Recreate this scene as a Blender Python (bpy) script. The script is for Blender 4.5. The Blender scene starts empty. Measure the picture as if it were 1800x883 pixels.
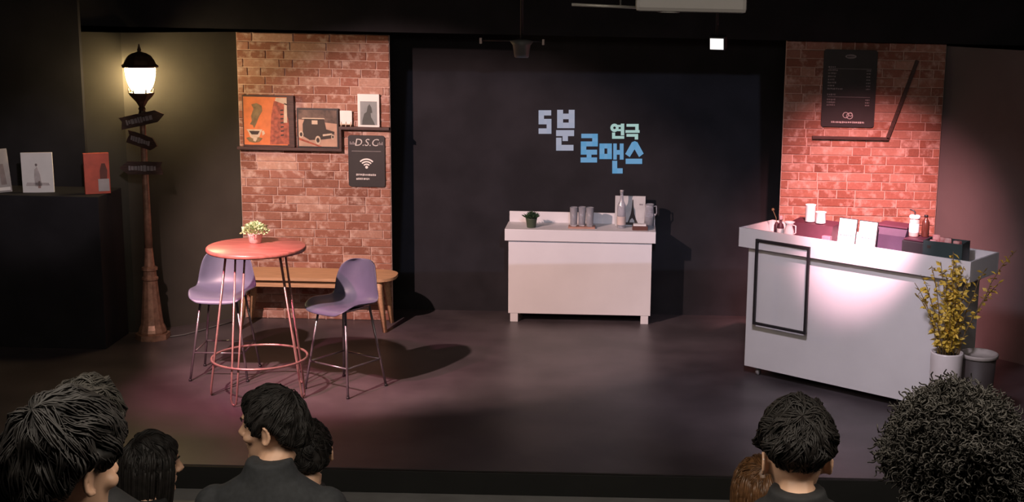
import bpy, bmesh, math, random
from mathutils import Vector, Matrix, noise
random.seed(7)
PI = math.pi
scene = bpy.context.scene
C = scene.collection

# ------------------------------------------------------------------ camera
F, CX, CY, H = 2400.0, 1100.0, 441.5, 2.9
PITCH, ROLL = math.radians(11.2), math.radians(1.2)
_fw = Vector((0, math.cos(PITCH), -math.sin(PITCH)))
_r0 = Vector((1, 0, 0))
_u0 = Vector((0, math.sin(PITCH), math.cos(PITCH)))
CR = math.cos(ROLL) * _r0 + math.sin(ROLL) * _u0
CU = -math.sin(ROLL) * _r0 + math.cos(ROLL) * _u0
CAM = Vector((0, 0, H))
cd = bpy.data.cameras.new('camera')
cam = bpy.data.objects.new('camera', cd)
C.objects.link(cam)
m = Matrix((CR, CU, -_fw)).transposed().to_4x4()
m.translation = CAM
cam.matrix_world = m
cd.sensor_width = 36
cd.lens = F / 1800 * 36
cd.shift_x = (900 - CX) / 1800
cd.clip_start = 0.05
scene.camera = cam

# ------------------------------------------------------------------ world, lights, exposure
w = bpy.data.worlds.new('world')
scene.world = w
w.use_nodes = True
w.node_tree.nodes['Background'].inputs[0].default_value = (0.85, 0.8, 1.0, 1)
w.node_tree.nodes['Background'].inputs[1].default_value = 0.05
vs = scene.view_settings
vs.view_transform = 'Standard'
vs.look = 'None'
vs.exposure = 0.0
vs.gamma = 1.0
vs.use_curve_mapping = False


def spot(name, loc, target, energy, color, size, blend, radius=0.05):
    d = bpy.data.lights.new(name, 'SPOT')
    d.energy = energy
    d.color = color
    d.spot_size = math.radians(size)
    d.spot_blend = blend
    d.shadow_soft_size = radius
    o = bpy.data.objects.new(name, d)
    C.objects.link(o)
    o.location = loc
    o.rotation_euler = (Vector(target) - Vector(loc)).to_track_quat('-Z', 'Y').to_euler()
    return o


def area(name, loc, target, energy, color, sx, sy):
    d = bpy.data.lights.new(name, 'AREA')
    d.energy = energy
    d.color = color
    d.shape = 'RECTANGLE'
    d.size, d.size_y = sx, sy
    o = bpy.data.objects.new(name, d)
    C.objects.link(o)
    o.location = loc
    o.rotation_euler = (Vector(target) - Vector(loc)).to_track_quat('-Z', 'Y').to_euler()
    return o


spot('spot_table', (-3.26, 7.07, 3.15), (-2.08, 10.0, 1.02), 1120, (1, 0.66, 0.60), 53, 0.45, 0.035)
spot('spot_table_red', (-3.7, 7.2, 3.1), (-2.55, 9.25, 0.3), 700, (1, 0.27, 0.44), 36, 0.9, 0.05)
spot('spot_counter', (1.15, 7.2, 3.2), (1.72, 9.50, 1.17), 2000, (1, 0.55, 0.66), 21, 1.0, 0.05)
spot('spot_bricks', (1.35, 7.9, 3.25), (1.98, 11.0, 0.70), 1750, (1, 0.37, 0.37), 38, 1.0, 0.05)
spot('wash_front', (0.6, 5.75, 3.25), (1.45, 9.7, 0.4), 400, (0.94, 0.83, 0.98), 48, 0.9, 0.15)
spot('fill_ledge', (-2.2, 6.0, 3.3), (-4.45, 10.4, 1.32), 300, (1, 0.84, 0.86), 17, 0.9, 0.08)  # unseen fill spot, added to brighten the prints on the ledge
area('house_light', (-0.2, 2.9, 3.38), (-0.2, 4.2, 0.0), 150, (1, 0.88, 0.74), 5.0, 1.2)


def projector_light(loc, target, x0, x1, y0, y1, energy, color):
    """a spot whose beam is a rectangle: tangents of its sides, left/right and down/up, about the aim"""
    o = spot('projector_beam', loc, target, energy, color, 60, 0.0, 0.01)
    d = o.data
    d.use_nodes = True
    nt = d.node_tree
    em = nt.nodes['Emission']
    tc = nt.nodes.new('ShaderNodeTexCoord')
    sp = nt.nodes.new('ShaderNodeSeparateXYZ')
    nt.links.new(tc.outputs['Normal'], sp.inputs[0])
    prod = None
    ab = nt.nodes.new('ShaderNodeMath')
    ab.operation = 'ABSOLUTE'
    nt.links.new(sp.outputs['Z'], ab.inputs[0])
    for ax, lo, hi in (('X', x0, x1), ('Y', y0, y1)):
        dv = nt.nodes.new('ShaderNodeMath')
        dv.operation = 'DIVIDE'
        nt.links.new(sp.outputs[ax], dv.inputs[0])
        nt.links.new(ab.outputs[0], dv.inputs[1])
        for lim, a, b in ((lo, lo - 0.002, lo + 0.002), (hi, hi + 0.002, hi - 0.002)):
            mr = nt.nodes.new('ShaderNodeMapRange')
            mr.inputs['From Min'].default_value = a
            mr.inputs['From Max'].default_value = b
            nt.links.new(dv.outputs[0], mr.inputs['Value'])
            if prod is None:
                prod = mr.outputs['Result']
            else:
                ml = nt.nodes.new('ShaderNodeMath')
                ml.operation = 'MULTIPLY'
                nt.links.new(prod, ml.inputs[0])
                nt.links.new(mr.outputs['Result'], ml.inputs[1])
                prod = ml.outputs[0]
    nt.links.new(prod, em.inputs['Strength'])
    return o


projector_light((0.155, 5.42, 2.84), (-0.35, 11.6, 1.60), -0.235, 0.235, -0.172, 0.085, 300, (0.62, 0.70, 1.0))



# ------------------------------------------------------------------ helpers
def ray(px, py):
    return (px - CX) / F * CR - (py - CY) / F * CU + _fw


def at_y(px, py, Y):
    d = ray(px, py)
    return CAM + d * (Y / d.y)


def at_z(px, py, z):
    d = ray(px, py)
    return CAM + d * ((z - H) / d.z)


MATS = {}


def mat(name, col, rough=0.6, metal=0.0, var=0.12, scale=8.0, bump=0.0, spec=None, trans=0.0, emit=None, estr=0.0,
        col2=None, stretch=None, alpha=None, coat=0.0, detail=4.0):
    if name in MATS:
        return MATS[name]
    mt = bpy.data.materials.new(name)
    mt.use_nodes = True
    nt = mt.node_tree
    b = nt.nodes['Principled BSDF']
    b.inputs['Roughness'].default_value = rough
    b.inputs['Metallic'].default_value = metal
    if spec is not None:
        b.inputs['Specular IOR Level'].default_value = spec
    if trans:
        b.inputs['Transmission Weight'].default_value = trans
        b.inputs['IOR'].default_value = 1.45
    if coat:
        b.inputs['Coat Weight'].default_value = coat
    tc = nt.nodes.new('ShaderNodeTexCoord')
    mp = nt.nodes.new('ShaderNodeMapping')
    if stretch:
        mp.inputs['Scale'].default_value = stretch
    nz = nt.nodes.new('ShaderNodeTexNoise')
    nz.inputs['Scale'].default_value = scale
    nz.inputs['Detail'].default_value = detail
    nt.links.new(tc.outputs['Object'], mp.inputs['Vector'])
    nt.links.new(mp.outputs['Vector'], nz.inputs['Vector'])
    mix = nt.nodes.new('ShaderNodeMix')
    mix.data_type = 'RGBA'
    c2 = col2 if col2 else tuple(min(1, c * (1 + var)) for c in col)
    c1 = col if col2 else tuple(c * (1 - var) for c in col)
    mix.inputs['A'].default_value = (*c1, 1)
    mix.inputs['B'].default_value = (*c2, 1)
    rmp = nt.nodes.new('ShaderNodeMapRange')
    rmp.inputs['From Min'].default_value = 0.35
    rmp.inputs['From Max'].default_value = 0.65
    nt.links.new(nz.outputs['Fac'], rmp.inputs['Value'])
    nt.links.new(rmp.outputs['Result'], mix.inputs['Factor'])
    nt.links.new(mix.outputs['Result'], b.inputs['Base Color'])
    if bump:
        bp = nt.nodes.new('ShaderNodeBump')
        bp.inputs['Strength'].default_value = bump
        bp.inputs['Distance'].default_value = 0.01
        nt.links.new(nz.outputs['Fac'], bp.inputs['Height'])
        nt.links.new(bp.outputs['Normal'], b.inputs['Normal'])
    if emit:
        b.inputs['Emission Color'].default_value = (*emit, 1)
        b.inputs['Emission Strength'].default_value = estr
    MATS[name] = mt
    return mt


class MB:
    """collects shapes, then links them as one mesh object"""

    def __init__(self):
        self.v, self.f, self.s = [], [], []

    def add(self, vs_, fs, smooth=False, M=None):
        o = len(self.v)
        for p in vs_:
            p = Vector(p)
            self.v.append(M @ p if M else p)
        for q in fs:
            self.f.append([i + o for i in q])
            self.s.append(smooth)
        return self

    def box(self, x0, x1, y0, y1, z0, z1, bev=0.0, M=None):
        if bev <= 0:
            vs_ = [(x, y, z) for z in (z0, z1) for y in (y0, y1) for x in (x0, x1)]
            fs = [(0, 2, 3, 1), (4, 5, 7, 6), (0, 1, 5, 4), (2, 6, 7, 3), (0, 4, 6, 2), (1, 3, 7, 5)]
            return self.add(vs_, fs, False, M)
        bm = bmesh.new()
        bmesh.ops.create_cube(bm, size=1)
        for v in bm.verts:
            v.co = Vector(((x0 + x1) / 2 + v.co.x * (x1 - x0), (y0 + y1) / 2 + v.co.y * (y1 - y0), (z0 + z1) / 2 + v.co.z * (z1 - z0)))
        bmesh.ops.bevel(bm, geom=bm.edges[:], offset=bev, segments=2, affect='EDGES', profile=0.6)
        bm.verts.index_update()
        self.add([v.co.copy() for v in bm.verts], [[v.index for v in f.verts] for f in bm.faces], False, M)
        bm.free()
        return self

    def tube(self, pts, rad, seg=8, closed=False, caps=True, M=None, flat=1.0):
        pts = [Vector(p) for p in pts]
        n = len(pts)
        if not isinstance(rad, (list, tuple)):
            rad = [rad] * n
        vs_, fs = [], []
        up = None
        for i, p in enumerate(pts):
            a = pts[(i - 1) % n] if (closed or i > 0) else p
            b = pts[(i + 1) % n] if (closed or i < n - 1) else p
            t = (b - a)
            t = t.normalized() if t.length > 1e-9 else Vector((0, 0, 1))
            if up is None:
                up = Vector((0, 0, 1)) if abs(t.z) < 0.9 else Vector((1, 0, 0))
            u = (up - t * up.dot(t))
            if u.length < 1e-6:
                u = t.orthogonal()
            u.normalize()
            up = u
            w_ = t.cross(u)
            for k in range(seg):
                an = 2 * PI * k / seg
                vs_.append(p + (u * math.cos(an) * flat + w_ * math.sin(an)) * rad[i])
        for i in range(n if closed else n - 1):
            j = (i + 1) % n
            for k in range(seg):
                k2 = (k + 1) % seg
                fs.append((i * seg + k, i * seg + k2, j * seg + k2, j * seg + k))
        if caps and not closed:
            fs.append(tuple(range(seg))[::-1])
            fs.append(tuple((n - 1) * seg + k for k in range(seg)))
        return self.add(vs_, fs, True, M)

    def lathe(self, prof, seg=24, M=None, cx=0, cy=0, caps=True, smooth=True):
        vs_, fs = [], []
        for r, z in prof:
            for k in range(seg):
                a = 2 * PI * k / seg
                vs_.append((cx + r * math.cos(a), cy + r * math.sin(a), z))
        for i in range(len(prof) - 1):
            for k in range(seg):
                k2 = (k + 1) % seg
                fs.append((i * seg + k, i * seg + k2, (i + 1) * seg + k2, (i + 1) * seg + k))
        if caps:
            fs.append(tuple(range(seg))[::-1])
            fs.append(tuple((len(prof) - 1) * seg + k for k in range(seg)))
        return self.add(vs_, fs, smooth, M)

    def loft(self, rings, seg=20, M=None):
        """rings: (cx, cy, cz, rx, ry) horizontal ellipses"""
        vs_, fs = [], []
        for (a, b, c, rx, ry) in rings:
            for k in range(seg):
                an = 2 * PI * k / seg
                vs_.append((a + rx * math.cos(an), b + ry * math.sin(an), c))
        for i in range(len(rings) - 1):
            for k in range(seg):
                k2 = (k + 1) % seg
                fs.append((i * seg + k, i * seg + k2, (i + 1) * seg + k2, (i + 1) * seg + k))
        fs.append(tuple(range(seg))[::-1])
        fs.append(tuple((len(rings) - 1) * seg + k for k in range(seg)))
        return self.add(vs_, fs, True, M)

    def ball(self, c, r, M=None, seg=12, rng=8, rot=None):
        vs_, fs = [], []
        r = (r, r, r) if not isinstance(r, (tuple, list)) else r
        for i in range(rng + 1):
            th = PI * i / rng
            for k in range(seg):
                a = 2 * PI * k / seg
                p = Vector((r[0] * math.sin(th) * math.cos(a), r[1] * math.sin(th) * math.sin(a), r[2] * math.cos(th)))
                if rot:
                    p = rot @ p
                vs_.append(p + Vector(c))
        for i in range(rng):
            for k in range(seg):
                k2 = (k + 1) % seg
                fs.append((i * seg + k, (i + 1) * seg + k, (i + 1) * seg + k2, i * seg + k2))
        return self.add(vs_, fs, True, M)

    def prism(self, poly, z0, z1, M=None):
        """2D polygon (x, y) extruded from z0 to z1"""
        n = len(poly)
        vs_ = [(x, y, z0) for x, y in poly] + [(x, y, z1) for x, y in poly]
        fs = [tuple(range(n))[::-1], tuple(range(n, 2 * n))]
        fs += [(i, (i + 1) % n, n + (i + 1) % n, n + i) for i in range(n)]
        return self.add(vs_, fs, False, M)

    def mesh(self, name):
        me = bpy.data.meshes.new(name)
        me.from_pydata([tuple(v) for v in self.v], [], self.f)
        me.polygons.foreach_set('use_smooth', self.s)
        me.update()
        return me

    def build(self, name, material, parent=None):
        bm = bmesh.new()
        me = self.mesh(name)
        bm.from_mesh(me)
        bmesh.ops.recalc_face_normals(bm, faces=bm.faces[:])
        bm.to_mesh(me)
        bm.free()
        return link(name, me, material, parent)


def link(name, me, material, parent=None):
    o = bpy.data.objects.new(name, me)
    C.objects.link(o)
    if material is not None:
        if len(me.materials) == 0:
            me.materials.append(material)
    if parent is not None:
        o.parent = parent
    return o


def thing(name, label, cat, loc=(0, 0, 0), rotz=0.0, group=None):
    o = bpy.data.objects.new(name, None)
    C.objects.link(o)
    o.empty_display_size = 0.1
    o.location = loc
    o.rotation_euler = (0, 0, rotz)
    o['label'] = label
    o['category'] = cat
    if group:
        o['group'] = group
    return o


def struct(o):
    o['kind'] = 'structure'
    return o


def rounded(x0, x1, y0, y1, r, n=5):
    pts = []
    for cx, cy, a0 in ((x1 - r, y0 + r, -PI / 2), (x1 - r, y1 - r, 0), (x0 + r, y1 - r, PI / 2), (x0 + r, y0 + r, PI)):
        for k in range(n + 1):
            a = a0 + PI / 2 * k / n
            pts.append((cx + r * math.cos(a), cy + r * math.sin(a)))
    return pts


XZ = Matrix(((1, 0, 0, 0), (0, 0, -1, 0), (0, 1, 0, 0), (0, 0, 0, 1)))  # polygon x,y -> x,z ; extrusion z -> -y (towards the hall)

# ------------------------------------------------------------------ materials
M_black = mat('black_wall_paint', (0.019, 0.018, 0.021), 0.85, var=0.2, scale=3, spec=0.2)
M_lamptint = mat('black_wall_lamp_tint', (0.046, 0.042, 0.033), 0.85, var=0.12, scale=3)  # black wall paint with the street lamp's glow put into its olive tone
M_brownwall = mat('brown_grey_wall_paint', (0.105, 0.095, 0.098), 0.85, var=0.1, scale=2)
M_floor = mat('dark_stage_floor', (0.074, 0.062, 0.067), 0.42, var=0.25, scale=2.2, bump=0.03, spec=0.45)
M_edge = mat('black_stage_edge', (0.012, 0.012, 0.011), 0.7, scale=6)
M_hall = mat('grey_hall_floor', (0.34, 0.33, 0.33), 0.7, scale=5)
M_white = mat('white_painted_board', (0.72, 0.70, 0.71), 0.55, var=0.03, scale=3)
M_mortar = mat('pale_mortar', (0.60, 0.42, 0.36), 0.9, var=0.15, scale=20)
M_darkwood = mat('dark_brown_wood', (0.05, 0.022, 0.018), 0.5, scale=14, stretch=(1, 8, 8), var=0.3)
M_tan = mat('tan_wood', (0.56, 0.34, 0.19), 0.5, scale=10, stretch=(0.6, 8, 8), var=0.14)
M_red = mat('red_brown_table_wood', (0.36, 0.13, 0.10), 0.35, scale=7, stretch=(0.8, 7, 1), var=0.22)
M_copper = mat('copper_rod', (0.42, 0.24, 0.21), 0.35, metal=0.55, scale=30)
M_chrome = mat('grey_metal_tube', (0.30, 0.27, 0.29), 0.3, metal=0.8, scale=20)
M_shell = mat('grey_violet_plastic', (0.085, 0.085, 0.14), 0.42, scale=10, var=0.06)
M_shell2 = mat('light_grey_violet_plastic', (0.13, 0.145, 0.21), 0.42, scale=10, var=0.06)
M_blacks = mat('black_satin', (0.018, 0.016, 0.018), 0.5, scale=10)
M_maroon = mat('dark_maroon_plastic', (0.07, 0.02, 0.034), 0.5, scale=10)
M_violet = mat('dark_violet_plastic', (0.05, 0.03, 0.055), 0.5, scale=10)
M_paper = mat('white_paper', (0.80, 0.78, 0.77), 0.7, var=0.03, scale=8)
M_ceramic = mat('white_ceramic', (0.78, 0.72, 0.72), 0.25, var=0.03, scale=8)
M_bronze = mat('bronze_lamp_metal', (0.30, 0.175, 0.12), 0.42, metal=0.35, scale=25, var=0.25, bump=0.05)
M_darkbronze = mat('dark_bronze_metal', (0.07, 0.042, 0.028), 0.45, metal=0.4, scale=25, var=0.2)
M_print = mat('grey_print', (0.35, 0.33, 0.33), 0.7, scale=9)
M_chalk = mat('pale_lettering', (0.55, 0.53, 0.53), 0.8, scale=30)
M_dim = mat('dim_grey_lettering', (0.26, 0.24, 0.25), 0.8, scale=30)
M_board = mat('black_sign_board', (0.02, 0.018, 0.02), 0.55, scale=10)
M_glass = mat('clear_glass', (0.86, 0.87, 0.93), 0.08, var=0.01, trans=0.75)
M_green = mat('dark_green_leaf', (0.035, 0.075, 0.03), 0.6, scale=20, var=0.3)
M_pale = mat('pale_green_leaf', (0.42, 0.60, 0.30), 0.6, scale=60, var=0.3)
M_yellow = mat('yellow_leaf', (0.62, 0.43, 0.06), 0.6, scale=40, var=0.35)
M_stem = mat('brown_stem', (0.16, 0.10, 0.04), 0.7, scale=30)
M_soil = mat('dark_soil', (0.02, 0.014, 0.01), 0.9, scale=40)
M_greycan = mat('grey_lamp_housing', (0.10, 0.10, 0.10), 0.5, scale=10)
M_proj = mat('projector_white_plastic', (0.16, 0.15, 0.145), 0.5, var=0.04, scale=8)
M_skin = mat('skin', (0.60, 0.36, 0.24), 0.5, var=0.06, scale=14)
M_hair = mat('black_hair', (0.012, 0.010, 0.009), 0.55, spec=0.3, var=0.3, scale=40)
M_hairgrey = mat('charcoal_hair', (0.040, 0.036, 0.031), 0.6, spec=0.3, var=0.3, scale=40)
M_hairbrown = mat('brown_hair', (0.13, 0.06, 0.025), 0.42, var=0.3, scale=40)
M_jacket = mat('charcoal_jacket_cloth', (0.022, 0.024, 0.027), 0.85, var=0.15, scale=60)
M_jacket2 = mat('black_jacket_cloth', (0.010, 0.010, 0.011), 0.85, var=0.15, scale=60)
M_trouser = mat('dark_trouser_cloth', (0.02, 0.02, 0.025), 0.85, scale=60)


def brick_material():
    mt = bpy.data.materials.new('red_brick_print')
    mt.use_nodes = True
    nt = mt.node_tree
    b = nt.nodes['Principled BSDF']
    b.inputs['Roughness'].default_value = 0.8
    oi = nt.nodes.new('ShaderNodeObjectInfo')
    rp = nt.nodes.new('ShaderNodeValToRGB')
    cols = [(0.0, (0.22, 0.080, 0.052)), (0.3, (0.40, 0.18, 0.125)), (0.55, (0.29, 0.11, 0.072)), (0.75, (0.53, 0.31, 0.24)), (1.0, (0.35, 0.135, 0.095))]
    el = rp.color_ramp.elements
    el[0].position, el[0].color = cols[0][0], (*cols[0][1], 1)
    el[1].position, el[1].color = cols[-1][0], (*cols[-1][1], 1)
    for p, c in cols[1:-1]:
        e = el.new(p)
        e.color = (*c, 1)
    nt.links.new(oi.outputs['Random'], rp.inputs['Fac'])
    tc = nt.nodes.new('ShaderNodeTexCoord')
    mul = nt.nodes.new('ShaderNodeMath')
    mul.operation = 'MULTIPLY'
    mul.inputs[1].default_value = 91.7
    nt.links.new(oi.outputs['Random'], mul.inputs[0])
    ad = nt.nodes.new('ShaderNodeVectorMath')
    ad.operation = 'ADD'
    nt.links.new(tc.outputs['Object'], ad.inputs[0])
    nt.links.new(mul.outputs[0], ad.inputs[1])
    n1 = nt.nodes.new('ShaderNodeTexNoise')
    n1.inputs['Scale'].default_value = 14
    n1.inputs['Detail'].default_value = 5
    n1.inputs['Roughness'].default_value = 0.6
    nt.links.new(ad.outputs[0], n1.inputs['Vector'])
    r1 = nt.nodes.new('ShaderNodeMapRange')
    r1.inputs['From Min'].default_value = 0.50
    r1.inputs['From Max'].default_value = 0.68
    r1.inputs['To Max'].default_value = 0.7
    nt.links.new(n1.outputs['Fac'], r1.inputs['Value'])
    mx = nt.nodes.new('ShaderNodeMix')
    mx.data_type = 'RGBA'
    mx.inputs['B'].default_value = (0.72, 0.53, 0.46, 1)
    nt.links.new(r1.outputs['Result'], mx.inputs['Factor'])
    nt.links.new(rp.outputs['Color'], mx.inputs['A'])
    n2 = nt.nodes.new('ShaderNodeTexNoise')
    n2.inputs['Scale'].default_value = 60
    nt.links.new(ad.outputs[0], n2.inputs['Vector'])
    m2 = nt.nodes.new('ShaderNodeMix')
    m2.data_type = 'RGBA'
    m2.blend_type = 'MULTIPLY'
    m2.inputs['Factor'].default_value = 0.35
    nt.links.new(mx.outputs['Result'], m2.inputs['A'])
    nt.links.new(n2.outputs['Fac'], m2.inputs['B'])
    nt.links.new(m2.outputs['Result'], b.inputs['Base Color'])
    bp = nt.nodes.new('ShaderNodeBump')
    bp.inputs['Strength'].default_value = 0.15
    bp.inputs['Distance'].default_value = 0.003
    nt.links.new(n1.outputs['Fac'], bp.inputs['Height'])
    nt.links.new(bp.outputs['Normal'], b.inputs['Normal'])
    return mt


M_brick = brick_material()

# ------------------------------------------------------------------ the setting
STAGE_Y = 7.776
HALL_Z = -0.144
BACK_Y = 11.78
CEIL = 3.45
struct(MB().box(-7, 7, STAGE_Y, 12.1, -0.14, 0.0).build('floor', M_floor))
struct(MB().box(-7, 7, STAGE_Y - 0.03, STAGE_Y - 0.001, HALL_Z, -0.004, 0.004).build('trim_1', M_edge))
struct(MB().box(-7, 7, -2.2, STAGE_Y, HALL_Z - 0.1, HALL_Z).build('floor_hall', M_hall))
struct(MB().box(-7, 7, BACK_Y, BACK_Y + 0.1, 0, CEIL).build('wall_back', M_black))
struct(MB().box(-7, 7, -2.2, 12.1, CEIL, CEIL + 0.1).build('ceiling', M_black))
struct(MB().box(-7, 7, -2.3, -2.2, HALL_Z, CEIL).build('wall_rear', M_black))
struct(MB().box(-6.1, -6.0, -2.2, 12.1, HALL_Z, CEIL).build('wall_side', M_black))
struct(MB().box(6.0, 6.1, -2.2, 12.1, HALL_Z, CEIL).build('wall_right', M_black))
# flats of the left corner: black boards behind ledge and street lamp, lamp glow in their tone
FLAT = 2.42
struct(MB().box(-6.0, -3.99, 10.80, 10.84, 0, FLAT).build('wall_left', M_lamptint))
struct(MB().box(-6.0, -4.30, 10.755, 10.80, 0, CEIL - 0.01).build('wall_left_panel', M_black))


def slab_between(x0, y0, x1, y1, t, z0, z1):
    d = Vector((x1 - x0, y1 - y0, 0))
    L = d.length
    a = math.atan2(d.y, d.x)
    M_ = Matrix.Translation((x0, y0, 0)) @ Matrix.Rotation(a, 4, 'Z')
    return MB().box(0, L, 0, t, z0, z1, M=M_)


struct(slab_between(-3.99, 10.80, -3.22, 11.42, 0.03, 0, FLAT).build('wall_corner', M_lamptint))
struct(MB().box(-6.0, -4.03, 10.27, 10.754, 0, 1.2, 0.006).build('wall_ledge', M_black))
struct(slab_between(2.50, 11.06, 4.1, 9.35, 0.03, 0, 2.44).build('wall_wing', M_brownwall))
# black pelmet above the flats
struct(MB().box(-6.0, 6.0, 10.86, 10.90, FLAT + 0.045, CEIL).build('trim_2', M_black))


# ------------------------------------------------------------------ brick panels
def brick_panel(name, label, x0, y, width, height, pitch, zmin, seed):
    rnd = random.Random(seed)
    p = thing(name, label, 'brick panel', (x0, y, 0))
    MB().box(0, width, 0, 0.03, 0, height).build('backing_board', M_mortar, p)
    cache = {}
    n = int(round(height / pitch))
    pitch = height / n
    j = 0.0065
    for r in range(n):
        z0 = r * pitch
        if z0 + pitch < zmin:
            continue
        x = -rnd.uniform(0.0, 0.22)
        while x < width - 0.01:
            L = rnd.choice((0.11, 0.20, 0.24, 0.24, 0.30, 0.34, 0.28, 0.15))
            a, b = max(x, 0.0), min(x + L, width)
            if width - b < 0.04:
                b = width
            x = b if b >= width else x + L
            if b - a < 0.03:
                continue
            key = round(b - a, 3)
            if key not in cache:
                hl, hh = key / 2 - j / 2 - 0.0008, pitch / 2 - j / 2
                bv = 0.004
                vs_ = [(-hl, 0, -hh), (hl, 0, -hh), (hl, 0, hh), (-hl, 0, hh),
                       (-hl, -0.005, -hh), (hl, -0.005, -hh), (hl, -0.005, hh), (-hl, -0.005, hh),
                       (-hl + bv, -0.008, -hh + bv), (hl - bv, -0.008, -hh + bv), (hl - bv, -0.008, hh - bv), (-hl + bv, -0.008, hh - bv)]
                fs = [(3, 2, 1, 0), (8, 9, 10, 11)]
                for o1, o2 in ((0, 4), (4, 8)):
                    for k in range(4):
                        fs.append((o1 + k, o1 + (k + 1) % 4, o2 + (k + 1) % 4, o2 + k))
                me = MB().add(vs_, fs).mesh('brick')
                me.materials.append(M_brick)
                cache[key] = me
            o = bpy.data.objects.new('brick', cache[key])
            C.objects.link(o)
            o.parent = p
            o.location = ((a + b) / 2, -rnd.uniform(0, 0.0015), z0 + pitch / 2)
    return p


brick_panel('brick_panel', 'tall brick-faced panel with pictures and a dark stepped ledge, behind the bench', -3.245, 11.36, 1.26, 2.42, 0.0705, 0, 3)
brick_panel('brick_panel', 'brick-faced panel with the black menu board, behind the white service counter', 1.246, 11.0, 1.275, 2.462, 0.0700, 0.75, 11)

# ------------------------------------------------------------------ projected title, its light put in as glowing shapes
def px_rect(mb, x0, y0, x1, y1, Y, t, sc=5.517, ox=920, oy=170):
    cs = [at_y(ox + a / sc, oy + b / sc, Y) for a, b in ((x0, y1), (x1, y1), (x1, y0), (x0, y0))]
    vs_ = [(c.x, Y, c.z) for c in cs] + [(c.x, Y - t, c.z) for c in cs]
    fs = [(3, 2, 1, 0), (4, 5, 6, 7)] + [(k, (k + 1) % 4, 4 + (k + 1) % 4, 4 + k) for k in range(4)]
    mb.add(vs_, fs)


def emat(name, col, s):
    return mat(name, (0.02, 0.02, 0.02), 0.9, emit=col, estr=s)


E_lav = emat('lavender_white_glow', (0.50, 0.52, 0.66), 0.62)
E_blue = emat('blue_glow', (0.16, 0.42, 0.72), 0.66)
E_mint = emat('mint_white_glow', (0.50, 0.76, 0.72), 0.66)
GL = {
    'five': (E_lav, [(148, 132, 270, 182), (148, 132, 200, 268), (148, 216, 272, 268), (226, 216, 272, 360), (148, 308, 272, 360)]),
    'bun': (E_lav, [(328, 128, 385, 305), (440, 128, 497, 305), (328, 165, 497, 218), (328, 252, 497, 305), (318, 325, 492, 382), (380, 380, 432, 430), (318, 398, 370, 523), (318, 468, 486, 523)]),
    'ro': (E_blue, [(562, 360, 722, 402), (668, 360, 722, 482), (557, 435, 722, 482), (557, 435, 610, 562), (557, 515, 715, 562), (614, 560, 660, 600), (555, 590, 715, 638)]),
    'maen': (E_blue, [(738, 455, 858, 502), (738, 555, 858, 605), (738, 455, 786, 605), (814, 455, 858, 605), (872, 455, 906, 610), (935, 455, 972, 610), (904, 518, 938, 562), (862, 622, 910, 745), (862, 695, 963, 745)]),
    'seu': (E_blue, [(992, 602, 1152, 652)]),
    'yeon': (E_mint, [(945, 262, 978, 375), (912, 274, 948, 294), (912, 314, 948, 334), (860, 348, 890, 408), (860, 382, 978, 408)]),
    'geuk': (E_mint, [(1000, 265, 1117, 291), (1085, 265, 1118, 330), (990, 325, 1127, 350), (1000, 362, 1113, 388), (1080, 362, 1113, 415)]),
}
title = thing('stage_title', 'projected lavender, blue and mint title lettering, as glowing shapes on the black back wall', 'lettering', (0, 0, 0))
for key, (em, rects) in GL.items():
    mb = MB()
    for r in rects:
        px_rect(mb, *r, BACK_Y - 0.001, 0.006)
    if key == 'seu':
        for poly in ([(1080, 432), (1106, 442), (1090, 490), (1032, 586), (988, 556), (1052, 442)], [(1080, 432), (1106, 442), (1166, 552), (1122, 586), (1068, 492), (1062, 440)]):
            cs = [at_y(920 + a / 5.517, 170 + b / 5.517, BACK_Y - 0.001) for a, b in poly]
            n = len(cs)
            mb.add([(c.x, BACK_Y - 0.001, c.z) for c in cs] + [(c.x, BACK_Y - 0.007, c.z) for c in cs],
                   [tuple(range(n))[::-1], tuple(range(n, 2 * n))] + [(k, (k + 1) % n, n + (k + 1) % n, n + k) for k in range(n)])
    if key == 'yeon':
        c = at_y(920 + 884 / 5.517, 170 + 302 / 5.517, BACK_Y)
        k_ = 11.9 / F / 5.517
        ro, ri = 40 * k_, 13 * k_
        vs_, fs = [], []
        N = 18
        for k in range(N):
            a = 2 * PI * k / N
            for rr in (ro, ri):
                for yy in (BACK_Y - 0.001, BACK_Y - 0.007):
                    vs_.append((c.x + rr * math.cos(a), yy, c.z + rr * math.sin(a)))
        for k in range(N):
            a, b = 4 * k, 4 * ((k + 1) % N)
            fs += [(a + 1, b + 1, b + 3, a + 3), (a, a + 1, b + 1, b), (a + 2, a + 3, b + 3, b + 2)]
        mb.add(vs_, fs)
    mb.build('projected_character', em, title)

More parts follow.
